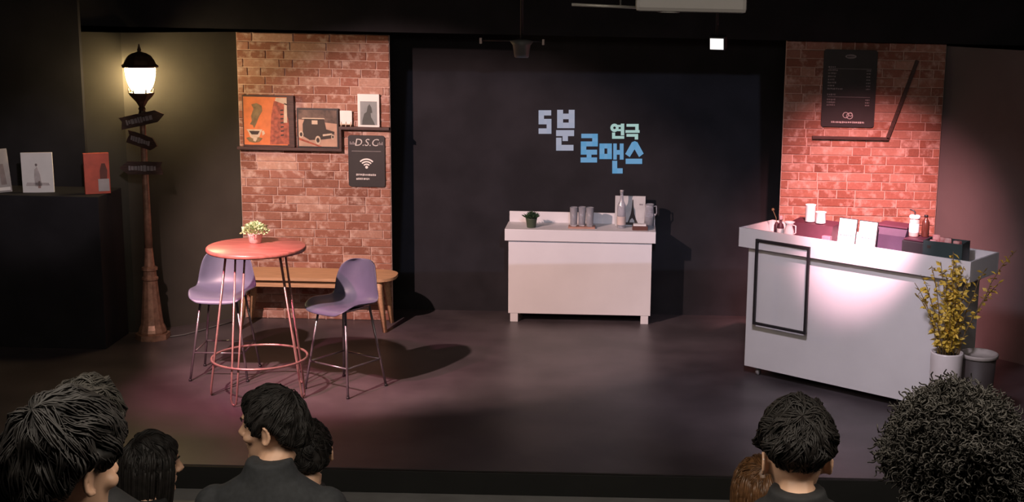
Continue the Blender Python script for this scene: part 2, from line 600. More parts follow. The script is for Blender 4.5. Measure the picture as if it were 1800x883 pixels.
# ------------------------------------------------------------------ round bar table
T = thing('bar_table', 'round red-brown bar table on copper hairpin legs with a foot ring', 'table', (-2.545, 9.22, 0))
MB().lathe([(0.315, 1.022), (0.332, 1.026), (0.336, 1.036), (0.334, 1.05), (0.327, 1.056)], 48).build('tabletop', M_red, T)
MB().tube([(0.325 * math.cos(2 * PI * k / 48), 0.325 * math.sin(2 * PI * k / 48), 0.265) for k in range(48)], 0.0085, 8, closed=True).build('foot_ring', M_copper, T)
for ang in (193, 253, 47, -17):
    a = math.radians(ang)
    rd, tg = Vector((math.cos(a), math.sin(a), 0)), Vector((-math.sin(a), math.cos(a), 0))
    tip = rd * 0.335
    top = rd * 0.20
    pts = [top - tg * 0.036 + Vector((0, 0, 1.022)), tip - tg * 0.022 + Vector((0, 0, 0.05)), tip - tg * 0.016 + Vector((0, 0, 0.02)),
           tip + Vector((0, 0, 0.007)), tip + tg * 0.016 + Vector((0, 0, 0.02)), tip + tg * 0.022 + Vector((0, 0, 0.05)), top + tg * 0.036 + Vector((0, 0, 1.022))]
    lg = MB().tube(pts, 0.0068, 8).build('hairpin_leg', M_copper, T)
    MB().box(-0.02, 0.02, -0.075, 0.075, 1.016, 1.0225, M=Matrix.Translation(top) @ Matrix.Rotation(a, 4, 'Z')).build('mounting_plate', M_blacks, lg)


# small plant on the table
def leaf_mesh(mb, p, d, ln, wd, up=None):
    d = d.normalized()
    up = up or Vector((random.uniform(-1, 1), random.uniform(-1, 1), random.uniform(0.2, 1)))
    s = d.cross(up)
    if s.length < 1e-4:
        s = d.orthogonal()
    s.normalize()
    nrm = s.cross(d)
    a, b, c, e = p, p + d * ln * 0.5 + s * wd * 0.5 + nrm * ln * 0.08, p + d * ln, p + d * ln * 0.5 - s * wd * 0.5 + nrm * ln * 0.08
    mid = p + d * ln * 0.5 - nrm * ln * 0.04
    mb.add([a, b, c, e, mid], [(0, 1, 4), (1, 2, 4), (2, 3, 4), (3, 0, 4)], True)


pp = at_z(449, 427, 1.056)
t = thing('potted_plant', 'small bushy pale green plant in a pinkish pot on the round table', 'plant', pp)
MB().lathe([(0.036, 0), (0.041, 0.003), (0.05, 0.06), (0.052, 0.066), (0.046, 0.066), (0.044, 0.055)], 20).build('pot', mat('pale_pink_clay', (0.66, 0.43, 0.38), 0.7, scale=40), t)
mb = MB()
for k in range(420):
    a, e = random.uniform(0, 2 * PI), random.uniform(-0.15, PI / 2)
    d = Vector((math.cos(a) * math.cos(e), math.sin(a) * math.cos(e), math.sin(e)))
    rr = random.uniform(0.55, 1.0)
    p = Vector((d.x * 0.085 * rr, d.y * 0.085 * rr, 0.078 + d.z * 0.058 * rr))
    leaf_mesh(mb, p, d + Vector((random.uniform(-.6, .6), random.uniform(-.6, .6), random.uniform(-.2, .7))), 0.024, 0.017)
fo = mb.build('foliage', M_pale, t)
fo['kind'] = 'stuff'


# ------------------------------------------------------------------ stools
def stool(loc, rotz, label, mshell):
    s = thing('bar_stool', label, 'stool', loc, rotz, 'bar stools at the round table')
    prof = [(0.225, -0.040, 0.135), (0.218, -0.016, 0.175), (0.19, 0.0, 0.20), (0.12, 0.004, 0.215), (0.04, -0.004, 0.222), (-0.05, -0.012, 0.222),
            (-0.12, -0.008, 0.22), (-0.165, 0.018, 0.215), (-0.19, 0.065, 0.208), (-0.205, 0.12, 0.198), (-0.218, 0.18, 0.185), (-0.228, 0.23, 0.165), (-0.234, 0.262, 0.135), (-0.237, 0.278, 0.085)]
    NU = 13
    vs_, fs = [], []
    for i, (y, z, hw) in enumerate(prof):
        back = min(1, max(0, (i - 5) / 4))
        for k in range(NU):
            u = -1 + 2 * k / (NU - 1)
            q = abs(u) ** 2.6
            front = 1.0 if i > 2 else 0.0
            vs_.append((u * hw, y + back * 0.085 * q * (1 - 0.3 * (i > 11)), 0.625 + z + (1 - back) * q * 0.032 * front + (1 - back) * (-0.01) * (1 - q)))
    for i in range(len(prof) - 1):
        for k in range(NU - 1):
            a = i * NU + k
            fs.append((a, a + 1, a + NU + 1, a + NU))
    sh = MB().add(vs_, fs, True).build('seat_shell', mshell, s)
    md = sh.modifiers.new('thickness', 'SOLIDIFY')
    md.thickness = 0.009
    md.offset = 0
    sb = sh.modifiers.new('smooth', 'SUBSURF')
    sb.levels = sb.render_levels = 1
    MB().box(-0.13, 0.13, -0.13, 0.13, 0.588, 0.602, 0.004).build('seat_frame', M_chrome, s)
    rest = []
    for sx, sy in ((-1, 1), (1, 1), (1, -1), (-1, -1)):
        tp, ft = Vector((sx * 0.125, sy * 0.12, 0.60)), Vector((sx * 0.205, sy * 0.195, 0.0))
        lg = MB().tube([tp, ft + Vector((0, 0, 0.004))], 0.0085, 8).build('leg', M_chrome, s)
        MB().lathe([(0.011, 0), (0.012, 0.012), (0.009, 0.016)], 10, cx=ft.x, cy=ft.y).build('foot_cap', M_blacks, lg)
        rest.append(tp.lerp(ft, (0.60 - 0.205) / 0.60))
    for k in range(4):
        MB().tube([rest[k], rest[(k + 1) % 4]], 0.0065, 8).build('foot_rest', M_chrome, s)
    return s


stool((-2.925, 9.675, 0), PI + math.radians(2), 'pale grey-violet shell stool half hidden behind the round table', M_shell2)
stool((-1.985, 9.40, 0), PI - math.radians(32), 'dark violet shell stool in front of the bench, right of the table', M_shell)

# ------------------------------------------------------------------ bench
b = thing('wooden_bench', 'long tan wooden bench with rounded ends against the brick panel', 'bench', (-2.58, 11.13, 0))
MB().prism(rounded(-0.66, 0.675, -0.205, 0.21, 0.17, 8), 0.428, 0.452).build('bench_seat', M_tan, b)
MB().box(-0.55, 0.55, -0.165, -0.145, 0.365, 0.428, 0.002).build('apron', M_tan, b)
MB().box(-0.55, 0.55, 0.14, 0.16, 0.365, 0.428, 0.002).build('apron', M_tan, b)
MB().box(-0.545, -0.525, -0.145, 0.14, 0.365, 0.428, 0.002).build('apron', M_tan, b)
MB().box(0.525, 0.545, -0.145, 0.14, 0.365, 0.428, 0.002).build('apron', M_tan, b)
for sx in (-1, 1):
    for sy in (-1, 1):
        tp, ft = Vector((sx * 0.545, sy * 0.15, 0.428)), Vector((sx * 0.60, sy * 0.175 - (0.02 if sy > 0 else 0), 0))
        MB().tube([tp, tp.lerp(ft, 0.2), ft], [0.032, 0.031, 0.019], 4).build('leg', M_tan, b)

# ------------------------------------------------------------------ street lamp
LX, LY = -3.79, 10.63
L = thing('street_lamp', 'bronze street lamp post with a glowing lantern and three arrow boards', 'lamp', (LX, LY, 0))
MB().prism([(0.135 * math.cos(a), 0.135 * math.sin(a)) for a in [PI / 8 + 2 * PI * k / 8 for k in range(8)]], 0, 0.045).build('base_plate', M_bronze, L)
MB().lathe([(0.108, 0.045), (0.112, 0.06), (0.105, 0.085), (0.09, 0.12), (0.084, 0.16), (0.062, 0.40), (0.056, 0.475), (0.064, 0.485), (0.064, 0.50), (0.052, 0.51),
            (0.05, 0.555), (0.062, 0.562), (0.062, 0.582), (0.042, 0.592), (0.036, 0.66), (0.031, 0.74)], 12, smooth=False).build('pedestal', M_bronze, L)
MB().lathe([(0.031, 0.74), (0.029, 1.0), (0.026, 1.30), (0.023, 1.66), (0.022, 1.76)], 14).build('pole', M_bronze, L)
MB().lathe([(0.022, 1.76), (0.032, 1.775), (0.034, 1.80), (0.024, 1.83), (0.03, 1.845), (0.022, 1.86), (0.05, 1.905), (0.088, 1.945), (0.10, 1.962), (0.10, 1.972), (0.07, 1.974)], 8, smooth=False).build('lantern_holder', M_darkbronze, L)
M_globe = mat('glowing_lamp_globe', (0.9, 0.8, 0.6), 0.4, emit=(1.0, 0.72, 0.36), estr=85.0)
MB().lathe([(0.052, 1.974), (0.068, 1.985), (0.088, 2.02), (0.104, 2.07), (0.112, 2.12), (0.114, 2.165)], 24).build('globe', M_globe, L)
for k in range(6):
    a = 2 * PI * k / 6 + 0.2
    MB().tube([(0.09 * math.cos(a), 0.09 * math.sin(a), 1.965), (0.094 * math.cos(a), 0.094 * math.sin(a), 2.0)], 0.006, 5).build('gallery_finger', M_darkbronze, L)
MB().lathe([(0.10, 2.163), (0.142, 2.166), (0.146, 2.178), (0.128, 2.192), (0.115, 2.22), (0.092, 2.252), (0.06, 2.272), (0.03, 2.28), (0.012, 2.288), (0.018, 2.30), (0.012, 2.312), (0.004, 2.345)], 8, smooth=False).build('lantern_cap', M_darkbronze, L)


def arrow_board(z, roll, yaw, direction, ln, ht):
    R_ = Matrix.Translation((0, -0.035, z)) @ Matrix.Rotation(yaw, 4, 'Z') @ Matrix.Rotation(roll, 4, 'Y') @ XZ
    h = ht / 2
    a, c = -ln * 0.48, ln * 0.36
    poly = [(a, -h), (c, -h), (c + ln * 0.2, 0), (c, h), (a, h), (a + 0.02, h * 0.3), (a + 0.008, -h * 0.3)]
    poly = [(x * direction, y) for x, y in poly]
    bd = MB().prism(poly, 0.0, 0.016, M=R_).build('arrow_board', mat('dark_weathered_wood', (0.052, 0.028, 0.022), 0.75, scale=16, stretch=(1, 1, 6), var=0.3), L)
    mb_ = MB()
    x = a * 0.7
    rr = random.Random(int(z * 100))
    while x < c * 0.75:
        ww = rr.uniform(0.012, 0.024)
        hh = h * rr.uniform(0.28, 0.5)
        xx0, xx1 = sorted((x * 1.0, (x + ww)))
        mb_.box(xx0, xx1, -hh, hh * 0.9, 0.016, 0.019, M=R_)
        x += ww + 0.005
    mb_.build('lettering', M_dim, bd)


arrow_board(1.765, -math.radians(13), math.radians(10), 1, 0.33, 0.095)
arrow_board(1.60, math.radians(14), math.radians(-14), 1, 0.26, 0.10)
arrow_board(1.385, math.radians(0), math.radians(4), -1, 0.32, 0.10)
o = MB().tube([(LX + 0.13, LY + 0.02, 0.008), (-3.57, 10.72, 0.008), (-3.49, 10.85, 0.008), (-3.40, 11.02, 0.008), (-3.30, 11.2, 0.008)], 0.006, 6).build('power_cable', M_greycan)
o['label'] = 'thin grey cable on the floor behind the bronze lamp base'
o['category'] = 'cable'

# ------------------------------------------------------------------ things on the left ledge
def framed(name, label, cat, loc, rotz, wd, ht, tilt, mframe, mpic, border, th=0.02, roll=0.0, group=None):
    t_ = thing(name, label, cat, loc, rotz, group)
    R_ = Matrix.Rotation(-tilt, 4, 'X') @ Matrix.Rotation(roll, 4, 'Y')
    MB().box(-wd / 2, wd / 2, 0, th, 0, ht, 0.003, M=R_).build('frame', mframe, t_)
    if mpic is not None:
        MB().box(-wd / 2 + border, wd / 2 - border, -0.003, 0.001, border, ht - border, M=R_).build('picture', mpic, t_)
    return t_, R_


def silhouette(t_, R_, poly, material, name='printed_shape', d=0.0045):
    o_ = MB().prism(poly, 0.002, d, M=R_ @ XZ).build(name, material, t_)
    return o_


M_redbox = mat('orange_red_cover', (0.50, 0.075, 0.04), 0.5, scale=12)
p1 = at_z(168, 344, 1.2)
t, R_ = framed('picture_book', 'orange-red picture stand on the black ledge beside the street lamp', 'book', (-3.985 - 0.1, 10.42, 1.2), math.radians(28), 0.185, 0.315, 0.05, M_redbox, None, 0.012, 0.05)
silhouette(t, R_, [(0.005, 0.02), (0.085, 0.02), (0.085, 0.115), (0.005, 0.115)], mat('pale_label', (0.42, 0.38, 0.38), 0.7))
silhouette(t, R_, [(0.02, 0.115), (0.07, 0.115), (0.075, 0.18), (0.06, 0.235), (0.035, 0.235), (0.02, 0.18)], mat('dark_red_figure', (0.13, 0.04, 0.03), 0.7))
t, R_ = framed('print_stand', 'pale board with a faint standing figure leaning on the black ledge', 'print', (-4.545, 10.42, 1.2), math.radians(6), 0.235, 0.31, 0.06, M_paper, None, 0.01, 0.012, roll=math.radians(-1.5))
M_faint = mat('faint_grey_print', (0.52, 0.47, 0.47), 0.8, scale=20)
M_faintd = mat('dark_faint_print', (0.24, 0.20, 0.20), 0.8, scale=20)
silhouette(t, R_, [(-0.02, 0.05), (0.03, 0.05), (0.02, 0.14), (0.0, 0.2), (-0.02, 0.18), (-0.025, 0.12)], M_faint)
silhouette(t, R_, [(-0.09, 0.055), (0.09, 0.055), (0.08, 0.075), (-0.08, 0.08)], M_faint)
silhouette(t, R_, [(0.009 * math.cos(a) - 0.005, 0.215 + 0.011 * math.sin(a)) for a in [2 * PI * k / 10 for k in range(10)]], M_faintd)
silhouette(t, R_, [(0.0, 0.035), (0.02, 0.035), (0.018, 0.09), (0.004, 0.09)], mat('faint_red_print', (0.40, 0.26, 0.24), 0.8))
t, R_ = framed('print_stand', 'grey photo print turned sideways at the far end of the black ledge', 'print', (-4.83, 10.36, 1.2), math.radians(24), 0.20, 0.335, 0.05, mat('grey_mount', (0.36, 0.34, 0.34), 0.7), M_print, 0.012, 0.015, roll=math.radians(-4))
silhouette(t, R_, [(0.03, 0.06), (0.07, 0.06), (0.065, 0.15), (0.06, 0.22), (0.035, 0.22), (0.03, 0.14)], M_faintd)
silhouette(t, R_, [(-0.05, 0.20), (0.0, 0.21), (0.0, 0.25), (-0.05, 0.25)], M_faintd)
silhouette(t, R_, [(0.028 * math.cos(a) - 0.04, 0.085 + 0.03 * math.sin(a)) for a in [2 * PI * k / 14 for k in range(14)]], M_paper)
silhouette(t, R_, [(-0.08, 0.015), (0.09, 0.015), (0.09, 0.04), (-0.08, 0.04)], M_paper)

# ------------------------------------------------------------------ pictures on the left brick panel
PY = 11.35  # brick face
def wall_pt(px, py, Y=PY):
    c = at_y(px, py, Y)
    return c.x, c.z


def wall_rect(mb, x0, z0, x1, z1, y0, y1, bev=0.0):
    mb.box(x0, x1, y1, y0, z0, z1, bev)


# stepped ledge
xa, za = wall_pt(420, 259)
xb, zb = wall_pt(603, 262)
xc, zc = wall_pt(686, 226)
lg = thing('picture_ledge', 'dark stepped wooden ledge along the bricks under the pictures', 'ledge', (xa, PY, za))
MB().box(0, xb - xa, -0.06, -0.001, -0.012, 0.012, 0.002).build('lower_board', M_darkwood, lg)
MB().box(xb - xa - 0.02, xb - xa, -0.06, -0.001, 0.012, zc - za - 0.012, 0.002).build('riser_board', M_darkwood, lg)
MB().box(xb - xa - 0.02, xc - xa, -0.06, -0.001, zc - za - 0.012, zc - za + 0.012, 0.002).build('upper_board', M_darkwood, lg)
LZ, UZ = za + 0.0125, zc + 0.0125


def poly_on(t_, pts, material, d0, d1, name='printed_shape'):
    return MB().prism(pts, d0, d1, M=XZ).build(name, material, t_)


# coffee picture
x0, _ = wall_pt(429, 210)
x1, _ = wall_pt(519, 210)
_, zt = wall_pt(470, 167)
W_, H_ = x1 - x0, zt - LZ
t = thing('canvas_picture', 'orange canvas picture of a steaming coffee cup on the ledge', 'picture', ((x0 + x1) / 2, PY - 0.005, LZ))
h2 = W_ / 2
MB().box(-h2, h2, -0.04, 0, 0, H_, 0.003).build('frame', M_darkwood, t)
M_or = mat('orange_print', (0.56, 0.155, 0.045), 0.6, scale=14, var=0.12)
M_rust = mat('rust_print', (0.27, 0.065, 0.035), 0.6, scale=30, var=0.4)
M_olv = mat('olive_brown_print', (0.17, 0.115, 0.05), 0.6, scale=20, var=0.25)
M_cream = mat('cream_print', (0.50, 0.40, 0.30), 0.6, scale=20)
M_ink = mat('dark_ink', (0.03, 0.02, 0.015), 0.6, scale=20)
def S(u, v):
    return (-h2 + u * W_, v * H_)
F0 = 0.0402
poly_on(t, [S(.025, .04), S(.87, .04), S(.87, .97), S(.025, .97)], M_or, F0, F0 + .001, 'picture')
poly_on(t, [S(.52, .05), S(.90, .06), S(.90, .5), S(.80, .9), S(.62, .9), S(.56, .6)], M_rust, F0 + .001, F0 + .002)
poly_on(t, [S(.64, .9), S(.87, .82), S(.87, .96), S(.66, .96)], M_cream, F0 + .002, F0 + .003)
poly_on(t, [S(.80, .48), S(.87, .48), S(.87, .84), S(.82, .86)], M_cream, F0 + .002, F0 + .003)
for v in (.22, .3, .38, .46, .54, .62, .7):
    poly_on(t, [S(.74, v), S(.80, v + .01), S(.80, v + .035), S(.74, v + .03)], M_ink, F0 + .002, F0 + .003)
poly_on(t, [S(.18, .50), S(.14, .44), S(.2, .42), S(.22, .36), S(.27, .46), S(.32, .58), S(.39, .70), S(.38, .80), S(.28, .85), S(.18, .82), S(.22, .74), S(.17, .6)], M_olv, F0 + .001, F0 + .002)
poly_on(t, [S(.07, .34), S(.38, .34), S(.36, .30), S(.32, .2), S(.27, .13), S(.20, .13), S(.14, .2), S(.1, .3)], M_cream, F0 + .001, F0 + .002)
poly_on(t, [S(.12, .31), S(.33, .31), S(.29, .24), S(.17, .24)], M_ink, F0 + .002, F0 + .003)
poly_on(t, [S(.06, .17), S(.12, .10), S(.22, .08), S(.32, .10), S(.38, .17), S(.30, .19), S(.22, .15), S(.12, .19)], M_olv, F0 + .002, F0 + .003)
poly_on(t, [S(.20, .12), S(.24, .10), S(.28, .16), S(.24, .22), S(.2, .18)], M_cream, F0 + .003, F0 + .004)
poly_on(t, [S(.38, .22), S(.43, .26), S(.41, .32), S(.37, .31)], M_cream, F0 + .001, F0 + .002)

# car picture
x0, _ = wall_pt(524, 225)
x1, _ = wall_pt(597, 225)
_, zt = wall_pt(560, 190)
W_, H_ = x1 - x0, zt - LZ
h2 = W_ / 2
t = thing('framed_picture', 'black-framed picture of a dark vintage car next to the coffee canvas', 'picture', ((x0 + x1) / 2, PY - 0.005, LZ))
MB().box(-h2, h2, -0.035, 0, 0, H_, 0.003).build('frame', M_blacks, t)
F0 = 0.0352
M_beige = mat('beige_print', (0.40, 0.25, 0.18), 0.6, scale=12)
M_smoke = mat('smoky_print', (0.10, 0.065, 0.05), 0.6, scale=14, var=0.5)
poly_on(t, [S(.04, .04), S(.96, .04), S(.96, .96), S(.04, .96)], M_beige, F0, F0 + .001, 'picture')
poly_on(t, [S(.04, .72), S(.96, .62), S(.96, .96), S(.04, .96)], M_smoke, F0 + .001, F0 + .002)
poly_on(t, [S(.04, .26), S(.6, .04), S(.5, .04), S(.04, .2)], M_rust, F0 + .001, F0 + .002)
poly_on(t, [S(.14, .30), S(.30, .20), S(.62, .22), S(.88, .26), S(.90, .42), S(.70, .48), S(.66, .72), S(.60, .76), S(.20, .76), S(.14, .60)], M_ink, F0 + .002, F0 + .003)
poly_on(t, [S(.12, .735), S(.68, .735), S(.66, .76), S(.14, .76)], M_cream, F0 + .003, F0 + .004)
poly_on(t, [S(.36, .60), S(.50, .60), S(.50, .70), S(.36, .70)], M_cream, F0 + .003, F0 + .004)
poly_on(t, [S(.62, .30), S(.84, .34), S(.84, .38), S(.62, .35)], M_cream, F0 + .003, F0 + .004)
for u, v, r in ((.5, .2, .085), (.1, .34, .07), (.86, .29, .05)):
    poly_on(t, [S(u + r * .8 * math.cos(a), v + r * 1.3 * math.sin(a)) for a in [2 * PI * k / 14 for k in range(14)]], M_cream, F0 + .003, F0 + .004)
    poly_on(t, [S(u + r * .45 * math.cos(a), v + r * .75 * math.sin(a)) for a in [2 * PI * k / 12 for k in range(12)]], M_ink, F0 + .004, F0 + .005)

# little white card on an easel
x0, _ = wall_pt(599, 205)
x1, _ = wall_pt(620, 205)
_, zt = wall_pt(609, 194)
_, zb_ = wall_pt(609, 217)
t = thing('card_easel', 'tiny white card on a small easel beside the car picture', 'card', ((x0 + x1) / 2, PY - 0.004, UZ))
hw = (x1 - x0) / 2
MB().box(-hw, hw, -0.03, -0.022, zb_ - UZ, zt - UZ, 0.001).build('card', M_paper, t)
for x in (-hw * .8, 0, hw * .8):
    MB().tube([(x, -0.045, 0), (x, -0.026, zb_ - UZ + 0.02)], 0.0035, 6).build('leg', M_cream, t)
MB().box(-hw, hw, -0.04, -0.02, zb_ - UZ - 0.008, zb_ - UZ, 0.001).build('rest_bar', M_cream, t)

# white framed print with dark figure
x0, _ = wall_pt(630, 195)
x1, _ = wall_pt(668, 195)
_, zt = wall_pt(650, 165)
W_, H_ = x1 - x0, zt - UZ
h2 = W_ / 2
t = thing('framed_picture', 'white-framed blue-grey print with a dark figure on the upper ledge', 'picture', ((x0 + x1) / 2, PY - 0.005, UZ))
MB().box(-h2, h2, -0.03, 0, 0, H_, 0.003).build('frame', M_paper, t)
F0 = 0.0302
poly_on(t, [S(.12, .06), S(.9, .06), S(.9, .78), S(.12, .78)], mat('blue_grey_print', (0.23, 0.26, 0.27), 0.6, scale=10), F0, F0 + .001, 'picture')
poly_on(t, [S(.2, .06), S(.8, .06), S(.74, .16), S(.62, .30), S(.60, .42), S(.68, .44), S(.64, .60), S(.55, .70), S(.47, .62), S(.42, .46), S(.3, .4), S(.22, .2)], mat('dark_grey_print', (0.06, 0.07, 0.068), 0.6, scale=10), F0 + .001, F0 + .002)

# wifi sign
x0, _ = wall_pt(613, 280)
x1, _ = wall_pt(677, 280)
_, zt = wall_pt(645, 238)
_, zb_ = wall_pt(645, 328)
W_, H_ = x1 - x0, zt - zb_
h2 = W_ / 2
t = thing('sign_board', 'black sign with a wireless symbol hanging under the upper ledge', 'sign', ((x0 + x1) / 2, PY - 0.001, zb_))
MB().prism(rounded(-h2, h2, 0, H_, 0.02), 0, 0.016, M=XZ).build('board', M_board, t)
F0 = 0.0162
cx0, cz0 = 0.0, H_ * 0.37
for r0, r1 in ((0.0, .016), (.026, .037), (.047, .058), (.068, .080)):
    N = 10
    arc = [(cx0 + r1 * math.sin(a), cz0 + r1 * math.cos(a)) for a in [-.8 + 1.6 * k / N for k in range(N + 1)]]
    arc += [(cx0 + r0 * math.sin(a), cz0 + r0 * math.cos(a)) for a in [.8 - 1.6 * k / N for k in range(N + 1)]]
    if r0 == 0:
        arc = [(cx0 + .012 * math.cos(a), cz0 + .006 + .012 * math.sin(a)) for a in [2 * PI * k / 12 for k in range(12)]]
    n = len(arc)
    vs_ = [(x, -F0, z) for x, z in arc] + [(x, -F0 - .002, z) for x, z in arc]
    if r0 == 0:
        fs = [tuple(range(n, 2 * n))]
    else:
        fs = [(n + k, n + k + 1, n + n - 2 - k, n + n - 1 - k) for k in range(N)]
    fs += [(k, (k + 1) % n, n + (k + 1) % n, n + k) for k in range(n)]
    MB().add(vs_, fs).build('wireless_arc', M_paper, t)
poly_on(t, [S(.1, .69), S(.9, .69), S(.9, .70), S(.1, .70)], M_dim, F0, F0 + .002, 'rule_line')


def text_mesh(s, size, parent, material, x, z, d, name='lettering', shear=0.0):
    cu = bpy.data.curves.new('txt', 'FONT')
    cu.body = s
    cu.size = size
    cu.align_x = 'CENTER'
    cu.extrude = 0.001
    cu.shear = shear
    cu.resolution_u = 3
    tmp = bpy.data.objects.new('txt', cu)
    C.objects.link(tmp)
    dg = bpy.context.evaluated_depsgraph_get()
    me = bpy.data.meshes.new_from_object(tmp.evaluated_get(dg))
    bpy.data.objects.remove(tmp)
    me.transform(Matrix.Translation((x, -d - .001, z)) @ Matrix.Rotation(PI / 2, 4, 'X'))
    me.materials.clear()
    return link(name, me, material, parent)


text_mesh('D.S.C', 0.085, t, M_chalk, 0.0, H_ * .80, F0, shear=0.2)
for s_ in (-1, 1):
    mb = MB()
    for k in range(4):
        xx = s_ * (h2 * .64 + k * 0.012)
        mb.box(xx - .004, xx + .004, -F0 - .002, -F0, H_ * .82, H_ * .82 + .016 + .01 * (k % 2))
    mb.build('lettering', M_dim, t)


def dashes(t_, x0, x1, z, hh, d, material, seed, name='lettering'):
    rr = random.Random(seed)
    mb_ = MB()
    x = x0
    while x < x1:
        ww = rr.uniform(.006, .014)
        mb_.box(x, min(x + ww, x1), -d - .0015, -d, z - hh * rr.uniform(.6, 1), z + hh * rr.uniform(.6, 1))
        x += ww + rr.uniform(.002, .006)
    return mb_.build(name, material, t_)


dashes(t, -h2 * .58, h2 * .5, H_ * .235, .009, F0, M_chalk, 1)
dashes(t, -h2 * .58, h2 * .15, H_ * .155, .009, F0, M_chalk, 2)

# ------------------------------------------------------------------ menu board and bar on the right brick panel
RY = 10.990
def rp(px, py):
    c = at_y(px, py, RY)
    return c.x, c.z
bl, br_ = rp(1443, 222), rp(1537, 224)
tl, tr = rp(1448, 87), rp(1541, 88)
x0, x1 = (bl[0] + tl[0]) / 2, (br_[0] + tr[0]) / 2
zb_, zt = (bl[1] + br_[1]) / 2, (tl[1] + tr[1]) / 2
W_, H_ = x1 - x0, zt - zb_
h2 = W_ / 2
t = thing('menu_board', 'tall black menu board with pale lines of writing high on the bricks', 'sign', ((x0 + x1) / 2, RY - 0.001, zb_))
MB().prism(rounded(-h2, h2, 0, H_, 0.022), 0, 0.018, M=XZ).build('board', M_board, t)
F0 = 0.0182
poly_on(t, [(0.045 * math.cos(a), H_ * .915 + 0.017 * math.sin(a)) for a in [2 * PI * k / 18 for k in range(18)]], M_dim, F0, F0 + .002, 'emblem')
dashes(t, -.03, .03, H_ * .915, .006, F0 + .002, M_board, 19)
rr = random.Random(5)
for k, v in enumerate((.775, .735, .695, .655, .615, .575, .535, .495)):
    dashes(t, -h2 * .82, -h2 * rr.uniform(.25, .6) if k else -h2 * .55, H_ * v, .007, F0, M_dim, 20 + k)
    if k:
        dashes(t, h2 * .62, h2 * .78, H_ * v, .006, F0, M_dim, 50 + k)
poly_on(t, [S(.1, .752), S(.9, .752), S(.9, .758), S(.1, .758)], M_dim, F0, F0 + .002, 'rule_line')
poly_on(t, [S(.1, .388), S(.9, .388), S(.9, .394), S(.1, .394)], M_dim, F0, F0 + .002, 'rule_line')
for k, v in enumerate((.42, .355, .32, .285)):
    dashes(t, -h2 * .82, -h2 * .5, H_ * v, .007, F0, M_dim, 80 + k)
    if k:
        dashes(t, h2 * .62, h2 * .78, H_ * v, .006, F0, M_dim, 90 + k)
for cx_, cz_, r_ in ((-.018, .155, .022), (.014, .145, .024), (.02, .165, .014)):
    MB().tube([(cx_ + r_ * math.cos(a), -F0 - .001, H_ * cz_ + r_ * math.sin(a)) for a in [2 * PI * k / 16 for k in range(16)]], .0035, 5, closed=True).build('emblem_ring', M_chalk, t)
dashes(t, -h2 * .62, h2 * .62, H_ * .062, .008, F0, M_chalk, 100)

p0, p1, p2 = rp(1427, 242), rp(1559, 244), rp(1612, 106)
t = thing('wall_bar', 'dark angled metal bar bent upward beside the menu board', 'bar', (p1[0], RY - 0.002, p1[1]))
MB().box(p0[0] - p1[0], 0.012, -0.03, 0, -0.012, 0.012, 0.002).build('level_bar', M_darkwood, t)
dv = Vector((p2[0] - p1[0], p2[1] - p1[1]))
MB().box(0, dv.length, -0.03, 0, -0.013, 0.013, 0.002, M=Matrix.Rotation(-math.atan2(dv.y, dv.x), 4, 'Y')).build('slanted_bar', M_darkwood, t)

# ------------------------------------------------------------------ white back counter
BX0, BX1, BYF = -1.0, 0.222, 11.41
t = thing('white_sideboard', 'white counter on short feet under the projected title', 'counter', ((BX0 + BX1) / 2, BYF, 0))
h2 = (BX1 - BX0) / 2
MB().box(-h2, h2, 0.0, 0.33, 0.075, 0.715, 0.003).build('body', M_white, t)
for sx in (-1, 1):
    for y in (0.0, 0.27):
        xc_ = sx * (h2 - 0.05)
        MB().box(xc_ - 0.033, xc_ + 0.033, y + 0.004, y + 0.06, 0, 0.08, 0.002).build('foot', M_white, t)
MB().box(-h2 - 0.03, h2 + 0.03, -0.03, 0.345, 0.715, 0.815, 0.004).build('worktop', M_white, t)
MB().box(-h2 - 0.02, h2 + 0.028, 0.325, 0.345, 0.815, 0.91, 0.003).build('upstand', M_white, t)
SZ = 0.8152

p = at_z(934, 400, SZ)
p.y = min(p.y, 11.66)
t = thing('potted_grass', 'small dark green potted plant on the white counter under the title', 'plant', p)
MB().lathe([(0.035, 0), (0.038, 0.003), (0.048, 0.075), (0.05, 0.082), (0.044, 0.082), (0.042, 0.07)], 18).build('pot', mat('dark_green_pot', (0.055, 0.075, 0.045), 0.6), t)
mb = MB()
for k in range(160):
    a = random.uniform(0, 2 * PI)
    sp = random.uniform(0, 1)
    d = Vector((math.cos(a) * sp, math.sin(a) * sp, 1.0 - 0.55 * sp))
    leaf_mesh(mb, Vector((math.cos(a) * 0.03 * sp, math.sin(a) * 0.03 * sp, 0.075)), d, random.uniform(0.05, 0.075), 0.011)
fo = mb.build('foliage', M_green, t)
fo['kind'] = 'stuff'

p = at_z(1023, 399, SZ)
ty = 11.52
o = MB().box(-0.115, 0.115, -0.055, 0.055, 0, 0.014, 0.003).build('serving_tray', mat('pinkish_wood_tray', (0.42, 0.22, 0.16), 0.55, scale=15, stretch=(1, 6, 1)))
o.location = (p.x, ty, SZ)
o['label'] = 'low wooden tray under the clear tumblers on the white counter'
o['category'] = 'tray'
for k, (dx, dy, w_) in enumerate(((-0.07, -0.01, 'leftmost of three'), (0.0, 0.01, 'middle one of three'), (0.068, -0.008, 'rightmost of three'))):
    o = MB().lathe([(0.026, 0.0), (0.03, 0.004), (0.034, 0.165), (0.0318, 0.165), (0.028, 0.012), (0.002, 0.010)], 20).build('glass_tumbler', M_glass)
    o.location = (p.x + dx, ty + dy, SZ + 0.0145)
    o['label'] = 'tall clear glass tumbler, %s on the wooden tray' % w_
    o['category'] = 'glass'
    o['group'] = 'tumblers on the tray'

